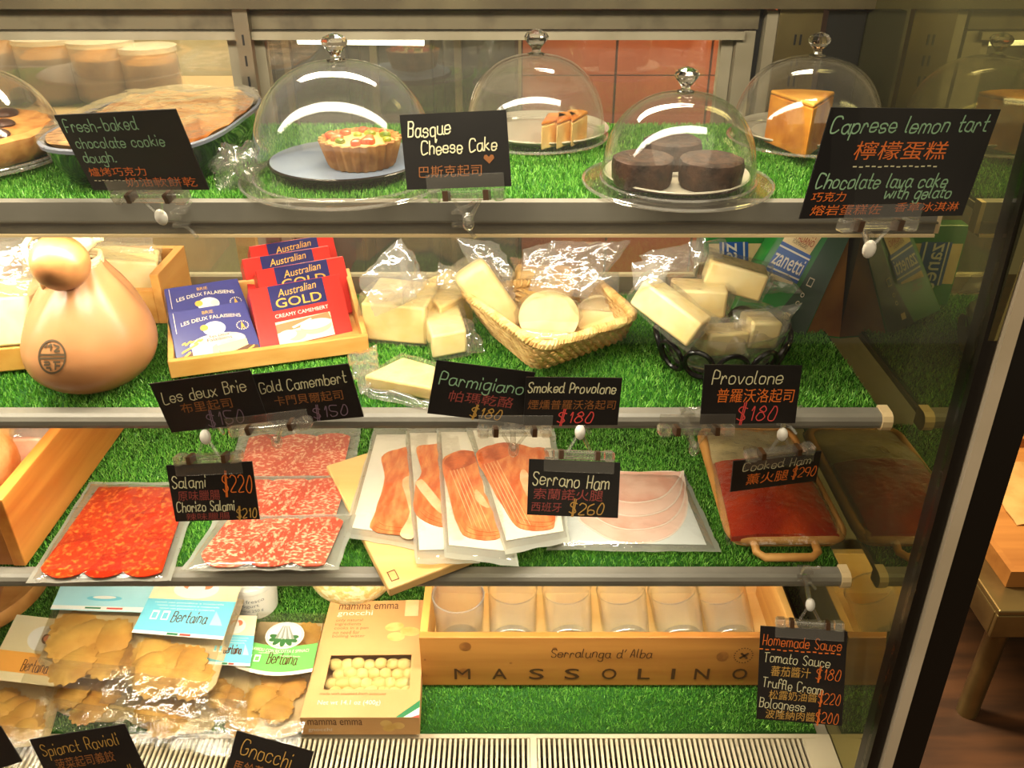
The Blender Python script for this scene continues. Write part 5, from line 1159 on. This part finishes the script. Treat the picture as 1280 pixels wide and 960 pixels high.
def tumbler(ctr, axis, label, h=.088, r=.0335):
    ax = Vector(axis).normalized(); X = V(1, 0, 0) if abs(ax.x) < .9 else V(0, 1, 0); Yv = ax.cross(X).normalized(); X = Yv.cross(ax)
    t = thing('drinking_glass', ctr, label, 'glass', 'glasses in the wine crate')
    pr = [(.001, 0), (r*.80, 0), (r*.86, .004), (r*.93, h*.4), (r, h-.001), (r*.985, h), (r*.955, h-.001), (r*.89, h*.4), (r*.80, .011), (.001, .009)]
    MB().lathe(pr, ctr, 72, TUMB, mod=lambda a, rr_, z: 1+(.012*math.cos(24*a) if rr_ > r*.85 and z < h*.8 else 0), X=X, Yv=Yv, Z=ax).build('tumbler_wall', t)
    MB().lathe([(r*.992+.0011*math.cos(x), h+.0011*math.sin(x)) for x in [i*math.pi/4 for i in range(8)]], ctr, 60, RIMC, closed=True, X=X, Yv=Yv, Z=ax).build('rim', t)
    MB().lathe([(.001, .0012), (r*.6, .0012), (r*.78, .0014), (r*.8, .008), (.001, .0086)], ctr, 48, thin('glass_base', (.93, .945, .91, 1), .05, .02, ior=1.5, boost=2.2), X=X, Yv=Yv, Z=ax).build('thick_base', t)
zin = z4+.0125; gx = [PY(p, 750, fy+.06).x for p in (573, 641, 712, 784, 852, 916)]
nm = ['first glass from the left in the wine crate, standing upright', 'second glass from the left in the wine crate, lying base forward', 'third glass from the left in the wine crate, lying base forward', 'fourth glass from the left in the wine crate, lying base forward', 'fifth glass from the left in the wine crate, lying base forward', 'rightmost glass in the wine crate, lying base forward']
tumbler(V(gx[0], fy+.060, zin), (0, 0, 1), nm[0])
for i in range(1, 6):
    ax = V(.0, .97, .12).normalized(); tumbler(V(gx[i], fy+.030, zin+.0325), ax, nm[i])
# ---- gnocchi box
KR = M('kraft_tan', c(214, 166, 108), .5, n=(10, c(206, 156, 98)))
hB = .030
TL, TR_2, BL, BR = on4(413, 752, hB), on4(531, 750, hB), on4(375, 897, hB-.004), on4(524, 897, hB-.004)
t = thing('gnocchi_box', V((BL.x+BR.x)/2, (TL.y+BL.y)/2, z4), 'tan cardboard gnocchi box with a clear window, before the wine crate', 'box')
dn = lambda p: V(p.x, p.y, z4)
F = Face(TL, TR_2, BL, BR); F.N = V(0, 0, 1)
win = (.14, .50, .90, .785)
b = MB(); low = [dn(BL)+V(0, -.004, 0), dn(BR)+V(0, -.004, 0), dn(TR_2), dn(TL)]
# carton as walls plus a top panel cut around the window
us, vs = [0, win[0], win[2], 1], [0, win[1], win[3], 1]
for i in range(3):
    for j in range(3):
        if (i, j) == (1, 1): continue
        q = [F.p(us[i], vs[j+1]), F.p(us[i+1], vs[j+1]), F.p(us[i+1], vs[j]), F.p(us[i], vs[j])]; b.hexa([p-V(0, 0, .0008) for p in q], q, KR)
top4 = [BL, BR, TR_2, TL]
for i in range(4):
    p, q_ = top4[i], top4[(i+1) % 4]; l, m_ = low[i], low[(i+1) % 4]; inn = (sum(top4, Vector())/4-(p+q_)/2); inn.z = 0; inn = inn.normalized()*.0008
    b.hexa([l, m_, m_+inn, l+inn], [p, q_, q_+inn, p+inn], KR)
b.prism(low, (0, 0, .0008), KR); b.build('carton', t, smooth=False)
b = MB(); GNO = M('gnocchi', c(240, 216, 142), .6, n=(40, c(228, 196, 116)), bump=(140, .4)); rr = random.Random(9)
for i in range(7):
    for j in range(4):
        u, v = win[0]+.04+(win[2]-win[0]-.06)*(i+.5*(j % 2))/6.5, win[1]+.03+(win[3]-win[1]-.05)*j/3
        p = F.p(min(u, .88), v, -.009-rr.uniform(0, .004)); g = MB(); g.blob(p, .0105*rr.uniform(.85, 1.1), .0085, .0075, 16, .12, 60, GNO, Matrix.Rotation(rr.uniform(-.5, .5), 3, 'Z')); g.build('gnocco', t)
b = MB(); b.slab(lambda u, v: F.p(lerp(win[0], win[2], u), lerp(win[1], win[3], v), -.0006+.0015*noise.noise(V(u*5, v*4, 1))-.0012), 24, 14, .0002, VACT); b.build('window_film', t)
b = MB(); PBRN = M('print_dark_brown', c(92, 56, 28), .5); PTAN = M('print_mid_brown', c(140, 94, 52), .5); POT = M('potato_print', c(232, 196, 120), .5, n=(50, c(216, 172, 92))); PGRN = M('print_green', c(40, 122, 70), .5); PRED = M('print_red', c(200, 70, 52), .5)
F.text(b, 'mamma emma', .11, .085, .62, .05, PBRN); F.text(b, 'gnocchi', .11, .155, .36, .06, WHT)
for i, l in enumerate(('only natural', 'ingredients', 'cooks in a pan', 'no need for', 'boiling water')): F.text(b, l, .11, .205+.037*i, (.27, .26, .34, .26, .32)[i], .032, PTAN)
for u, v, ru, rv, ro in ((.71, .255, .095, .04, -.15), (.87, .30, .10, .042, .1), (.735, .345, .088, .04, .05)): F.oval(b, u, v, ru, rv, POT, .0006+u*.0004, rot=ro)
F.rect(b, .80, .0, .94, .155, CREP, .0005)
F.text(b, 'made with steamed fresh potatoes', .12, .835, .58, .026, PTAN); F.text(b, 'Net wt 14.1 oz (400g)', .12, .915, .54, .045, WHT)
for k_, (mt, o_) in enumerate(((PGRN, 0), (WHT, .055), (PRED, .11))): F.poly(b, [(.80+o_*1.2, 1.0), (1.0, .87+o_), (1.0, .87+o_+.055), (.80+(o_+.055)*1.2, 1.0)], mt, .0006)
F2 = Face(BL, BR, low[0], low[1]); F2.text(b, 'mamma emma', .06, .42, .46, .30, PBRN); F2.text(b, 'gnocchi', .06, .84, .20, .26, WHT)
for u, v, ru, rv in ((.72, .32, .05, .20), (.82, .45, .055, .2), (.74, .62, .05, .18)): F2.oval(b, u, v, ru, rv, POT, .0006+u*.0003)
b.build('print', t, smooth=False)

# ---- pasta packs
TEAL = M('band_teal', c(112, 190, 204), .4); LTEAL = M('card_light_teal', c(158, 206, 210), .35, n=(6, c(188, 222, 220))); CARD = M('card_ivory', c(224, 204, 156), .4, n=(8, c(230, 214, 176))); ORAN = M('band_orange', c(240, 168, 76), .4); GRB = M('band_green', c(112, 186, 92), .4)
RAVM = M('ravioli_dough', c(214, 168, 80), .55, n=(24, c(194, 140, 56)), bump=(70, .8)); TRAYP = thin('pasta_window', (.97, .955, .91, 1), .015, .07, (35, .6), boost=1.3); GUSS = thin('pasta_bag', (.95, .94, .90, 1), .03, .1, (70, .9), boost=1.3)
KRB = M('pack_card_back', c(206, 182, 136), .5)
def ravioli(t, ctr, r, N, seed):
    Z = Vector(N); X = Z.orthogonal().normalized(); Yv = Z.cross(X); a0 = seed*1.7
    b = MB(); b.lathe([(r, 0), (r*1.0, .0012), (r*.86, .0016), (r*.74, .004), (r*.4, .0068), (.001, .0074)], ctr, 54, RAVM, mod=lambda a, q, z: 1+(.07*math.cos(16*a) if q > r*.82 else 0), X=X*math.cos(a0)+Yv*math.sin(a0), Yv=Yv*math.cos(a0)-X*math.sin(a0), Z=Z); return b.build('ravioli', t)
def pasta_pack(px4, hs, label, seed, card, band, style, th=.018, rav=7, flap=True, group='pasta packs', topfrac=.34, clear_from=.42):
    C = [on4(p[0], p[1], h) for p, h in zip(px4, hs)]; F = Face(*C); N = F.N if F.N.z > 0 else -F.N; F.N = N
    c0 = sum(C, Vector())/4-N*th; t = thing('ravioli_pack', c0, label, 'pasta', group)
    # rigid tray body (open U-shaped front end)
    def outl(off, n_=9): return [F.p(0, 0, off), F.p(1, 0, off), F.p(1, .86, off)]+[F.p(.5+.5*math.cos(a), .86+.14*math.sin(a), off) for a in [math.pi*k/n_ for k in range(1, n_)]]+[F.p(0, .86, off)]
    b = MB(); b.prism([p for p in outl(-th)], N*.0012, KRB); b.build('back_card', t, smooth=False)
    o1, o0 = outl(-.0006), outl(-th+.0012); b = MB(); n_ = len(o1)
    b.add(o0+o1, [(i, (i+1) % n_, n_+(i+1) % n_, n_+i) for i in range(n_)], TRAYP); b.build('tray_wall', t, smooth=False)
    rr = random.Random(seed)
    for i in range(rav):
        u, v = .22+.56*((i*0.38+rr.uniform(-.05, .05)) % 1), clear_from+.08+(.86-clear_from-.05)*i/(rav-1)
        ravioli(t, F.p(u, v, -th+.002+.0016*(i % 4)), F.w*.235*rr.uniform(.9, 1.05), N+F.u*rr.uniform(-.22, .22)+F.v*rr.uniform(-.2, .2), seed+i)
    b = MB(); b.slab(lambda u, v: F.p(.01+.98*u, lerp(.02, .86, v), .0003+.0026*math.sin(math.pi*u)*math.sin(math.pi*min(1, v*1.1))*(v > .3)+.0007*noise.noise(V(u*6, v*6, seed))), 26, 26, lambda u, v: F.p(.01+.98*u, lerp(.02, .86, v), -.0004), TRAYP)
    b.prism([F.p(.5+.49*math.cos(a), .86+.135*math.sin(a), 0) for a in [math.pi*k/12 for k in range(13)]], N*.0004, TRAYP); b.build('window_film', t)
    b = MB()
    style(F, b, card, band); b.build('sleeve_card', t, smooth=False)
    if flap:
        b = MB(); 
        def gf_(u, v):
            p = F.p(-.02+1.04*u, .93+.26*v, 0); p.z = max(z4+.0015, lerp(p.z-.004, c0.z+.004, v)); e = noise.noise(p*60+V(seed, 0, 0)); return p+V(0, 0, .004*abs(e)+.003)+V(.003*e, 0, 0)
        b.slab(gf_, 26, 12, .0004, GUSS); b.build('crimped_end', t)
    return t, F
def st_teal(F, b, card, band):
    F.rect(b, 0, 0, 1, .24, card, .0032); F.rect(b, 0, .24, 1, .56, band, .0032); F.rect(b, 0, .56, 1, .59, WHT, .0034)
    F.oval(b, .5, .13, .26, .10, WHT, .0036); F.oval(b, .42, .10, .08, .035, SALM, .004); F.oval(b, .60, .10, .08, .035, SALM, .004); F.oval(b, .5, .13, .10, .06, WHT, .0044)
    F.hand(b, 'Bertaina', .36, .46, .40, .10, PBRN, .0012, .0038)
    for u in (.12, .24): F.rect(b, u, .36, u+.08, .45, WHT, .0037); F.rect(b, u+.014, .38, u+.066, .44, band, .004)
    F.poly(b, [(.82, .34), (.90, .42), (.94, .47), (.80, .47)], LTEAL, .0037)
    for i in range(3): F.text(b, 'ravioli con pomodoro e mozzarella', .10+.04*i, .285+.03*i, .78-.08*i, .016, WHT, .0037)
    F.rect(b, .38, .565, .50, .585, PGRN, .0037); F.rect(b, .52, .565, .64, .585, PRED, .0037)
def st_light(F, b, card, band):
    F.rect(b, 0, 0, 1, .36, card, .0032); F.rect(b, 0, .30, 1, .35, WHT, .0034); F.oval(b, .5, .20, .18, .035, band, .0036); F.oval(b, .5, .19, .12, .02, WHT, .004); F.rect(b, .34, .315, .5, .335, PGRN, .0037); F.rect(b, .56, .315, .72, .335, PRED, .0037)
def st_orange(F, b, card, band):
    F.rect(b, 0, 0, 1, .40, card, .0032); F.oval(b, .62, .20, .26, .12, WHT, .0036); F.oval(b, .68, .20, .09, .05, BRNP, .004); F.oval(b, .68, .20, .06, .03, SALM, .0044); F.rect(b, 0, .34, 1, .52, band, .0036); F.rect(b, 0, .52, 1, .60, card, .0034); F.hand(b, 'Bertaina', .45, .50, .40, .10, PBRN, .0011, .004)
def st_green(F, b, card, band):
    n = 14; arc = lambda v, k: [(i/n, v+k*math.sin(math.pi*i/n)) for i in range(n+1)]
    a0, a1 = arc(.30, .045), arc(.52, .05); F.poly(b, a0+a1[::-1], band, .0040); F.poly(b, a1+arc(.55, .05)[::-1], WHT, .0040)
    F.oval(b, .52, .245, .27, .125, WHT, .0045); F.oval(b, .52, .245, .25, .112, CARD, .0048); F.oval(b, .52, .245, .24, .108, WHT, .005)
    LEAF = M('leaf_print', c(60, 112, 56), .5); PETA = M('petal_print', c(206, 202, 188), .5); PETB = M('petal_shade_print', c(150, 150, 136), .5)
    for a in (-.25, .35, .95, 1.57, 2.2, 2.8, 3.4): F.oval(b, .52+.135*math.cos(a), .275+.042*math.sin(a), .075, .020, LEAF, .0053+.0001*a, 12, rot=a)
    for i in range(7):
        u0 = .40+.04*i; F.poly(b, [(u0, .285), (.50+.012*(i-3), .165), (.515+.012*(i-3), .165), (u0+.036, .285)], PETA if i % 2 else PETB, .0062)
    F.hand(b, 'Bertaina', .38, .50, .40, .095, PBRN, .0012, .0048); F.text(b, 'RAVIOLI CON RICOTTA E SPINACI', .12, .385, .78, .028, WHT, .0048, arc=-.02)
    for u in (.08, .20): F.rect(b, u, .43, u+.08, .49, WHT, .0046); F.rect(b, u+.014, .445, u+.066, .482, band, .0049)
    for i in range(2): F.text(b, 'ingredienti freschi', .24+.3*i, .42+.02*i, .26, .016, WHT, .0048)
# lower packs first (front ends show under the upper ones)
pasta_pack(((95, 775), (188, 778), (48, 878), (158, 898)), (.022, .022, .020, .020), 'lower pack of ravioli under the light teal one, orange pasta at its front end', 101, CARD, ORAN, st_light, th=.019, rav=5)
pasta_pack(((190, 792), (282, 797), (146, 897), (262, 912)), (.022, .022, .019, .019), 'lower clear pack of ravioli under the teal banded one', 102, CARD, TEAL, st_light, th=.018, rav=5)
pasta_pack(((22, 770), (92, 778), (-50, 912), (50, 924)), (.030, .030, .026, .026), 'ravioli pack with an orange band at the left edge', 103, CARD, ORAN, st_orange, th=.024, rav=7, clear_from=.58)
pasta_pack(((272, 770), (322, 772), (244, 880), (306, 884)), (.036, .036, .030, .030), 'narrow sliver of a teal banded pack between the teal and green packs', 106, CARD, TEAL, st_teal, th=.028, rav=5, clear_from=.60)
pasta_pack(((78, 731), (199, 731), (36, 828), (165, 842)), (.060, .060, .050, .050), 'upper ravioli pack with a light teal card, left of the teal banded one', 104, LTEAL, TEAL, st_light, th=.020, rav=7, clear_from=.36)
pasta_pack(((200, 722), (306, 724), (138, 848), (258, 864)), (.066, .066, .052, .052), 'upper ravioli pack with a teal band and ivory card, centre of the pile', 105, CARD, TEAL, st_teal, th=.022, rav=7, clear_from=.60)
pasta_pack(((322, 764), (406, 766), (270, 906), (376, 914)), (.032, .032, .024, .024), 'ravioli pack with a green band and white flower badge, left of the gnocchi box', 107, CARD, GRB, st_green, th=.022, rav=9, clear_from=.05)
# ---- behind: tub, melon, round board
p = on4(322, 758); p.z = z4; t = thing('white_tub', p, 'white printed tub with lid behind the green banded ravioli pack', 'tub')
MB().lathe([(.026, 0), (.029, .003), (.033, .050), (.001, .050)], p, 40, M('tub_white', c(236, 230, 212), .4)).build('tub_body', t)
MB().lathe([(.0345, .0505), (.0350, .052), (.0345, .059), (.030, .060), (.001, .060)], p, 40, M('tub_lid', c(226, 222, 206), .35)).build('lid', t)
b = MB()
for k_, (txt, zz, sz) in enumerate((('latte fresco', .036, .7), ('yogurt', .026, .45), ('natural 250 g', .017, .6))):
    vs, fs, _ = text2d(txt); b.add([p+V(math.sin((x-.5)*sz*2)*(.0305+zz*.055), -math.cos((x-.5)*sz*2)*(.0305+zz*.055), zz+y*.006) for x, y in vs], fs, M('tub_print', c(120, 124, 116), .5))
b.build('print', t, smooth=False)
mc = on4(446, 742); mr = .062; t = thing('melon', V(mc.x, mc.y, z4), 'netted pale melon at the back, under the cutting board', 'melon')
MEL = M('melon_rind', c(222, 196, 118), .7, n=(120, c(240, 226, 170)), bump=(150, 1.4), ramp=(.44, .54))
MB().blob(V(mc.x, mc.y, z4+mr*.96), mr*1.05, mr, mr*.96, 40, .02, 20, MEL).build('rind', t)
MB().tube([V(mc.x, mc.y, z4+mr*1.9), V(mc.x+.003, mc.y, z4+mr*1.9+.012), V(mc.x+.010, mc.y, z4+mr*1.9+.02)], .004, 8, mat=M('melon_stalk', c(120, 110, 56), .7)).build('stalk', t)
rc_ = on4(-42, 742); R_b = .115
t = thing('round_board', V(rc_.x, rc_.y, z4), 'round tan wooden board with a raised rim at the left edge of the case floor', 'board')
WB = wood('round_board_wood', c(220, 162, 90), c(190, 126, 60), 0, 8)
MB().lathe([(R_b*.94, 0), (R_b, .006), (R_b*1.01, .024), (R_b*.99, .028), (R_b*.90, .027), (R_b*.87, .018), (.001, .018)], V(rc_.x, rc_.y, z4), 72, WB).build('board', t)
q_ = V(rc_.x+.02, rc_.y-.02, z4+.0185); h8 = oriented(q_+V(0, 0, .018), .08, .06, .035, .3)
chunk('bagged_salami', h8, 'bagged piece of cured sausage on the round board at the left edge', 'meat', SALB, seed=120, bevel=.01)
# ================================================================ OUTSIDE, RIGHT: steel counter in the aisle
ctp = PD(1247, 770, 1.55); SCT = M('counter_steel', c(150, 128, 78), .3, .8, n=(7, c(112, 92, 54)))
t = thing('steel_counter', (ctp.x+.3, ctp.y+.3, 0), 'steel counter corner with a tubular leg in the aisle right of the case', 'counter')
zc = ctp.z; b = MB(); b.box((ctp.x, ctp.y, zc), (ctp.x+.8, ctp.y+.7, zc+.012), SCT); b.box((ctp.x, ctp.y, zc-.055), (ctp.x+.8, ctp.y+.01, zc), SCT); b.box((ctp.x, ctp.y+.01, zc-.055), (ctp.x+.01, ctp.y+.7, zc), SCT); b.build('top', t, smooth=False, bevel=.003)
for lx, ly in ((.05, .05), (.74, .05), (.05, .64), (.74, .64)): MB().tube([V(ctp.x+lx, ctp.y+ly, 0), V(ctp.x+lx, ctp.y+ly, zc-.0005)], .02, 14, mat=SCT).build('leg', t)
MB().box((ctp.x+.04, ctp.y+.04, .28), (ctp.x+.76, ctp.y+.66, .30), SCT).build('lower_shelf', t, smooth=False)
t = thing('wooden_tray', (ctp.x+.3, ctp.y+.28, zc+.0125), 'brown wooden tray of papers on the steel counter right of the case', 'tray')
x0, y0 = ctp.x+.04, ctp.y+.06; WT = wood('aisle_tray_wood', c(176, 116, 52), c(140, 86, 34), 0, 7)
MB().box((x0, y0, zc+.0125), (x0+.6, y0+.45, zc+.026), WT).build('bottom', t, smooth=False)
for lo, hi in (((x0, y0, zc+.026), (x0+.6, y0+.012, zc+.05)), ((x0, y0+.438, zc+.026), (x0+.6, y0+.45, zc+.05)), ((x0, y0+.012, zc+.026), (x0+.012, y0+.438, zc+.05))): MB().box(lo, hi, WT).build('rim', t, smooth=False)
for i in range(3):
    b = MB(); cx_, cy_ = x0+.10+.16*i, y0+.16+.05*i; b.slab(crumple(lambda u, v: V(cx_+.15*u, cy_+.2*v, zc+.032+.012*i+.01*u), .01, 14, i), 14, 14, .002, M('kraft_paper', c(196, 150, 84), .6, n=(12, c(170, 124, 62)))); o = b.build('paper_bag')
    o['label'] = ['nearest', 'middle', 'farthest'][i]+' crumpled brown paper on the wooden tray in the aisle'; o['category'] = 'paper'
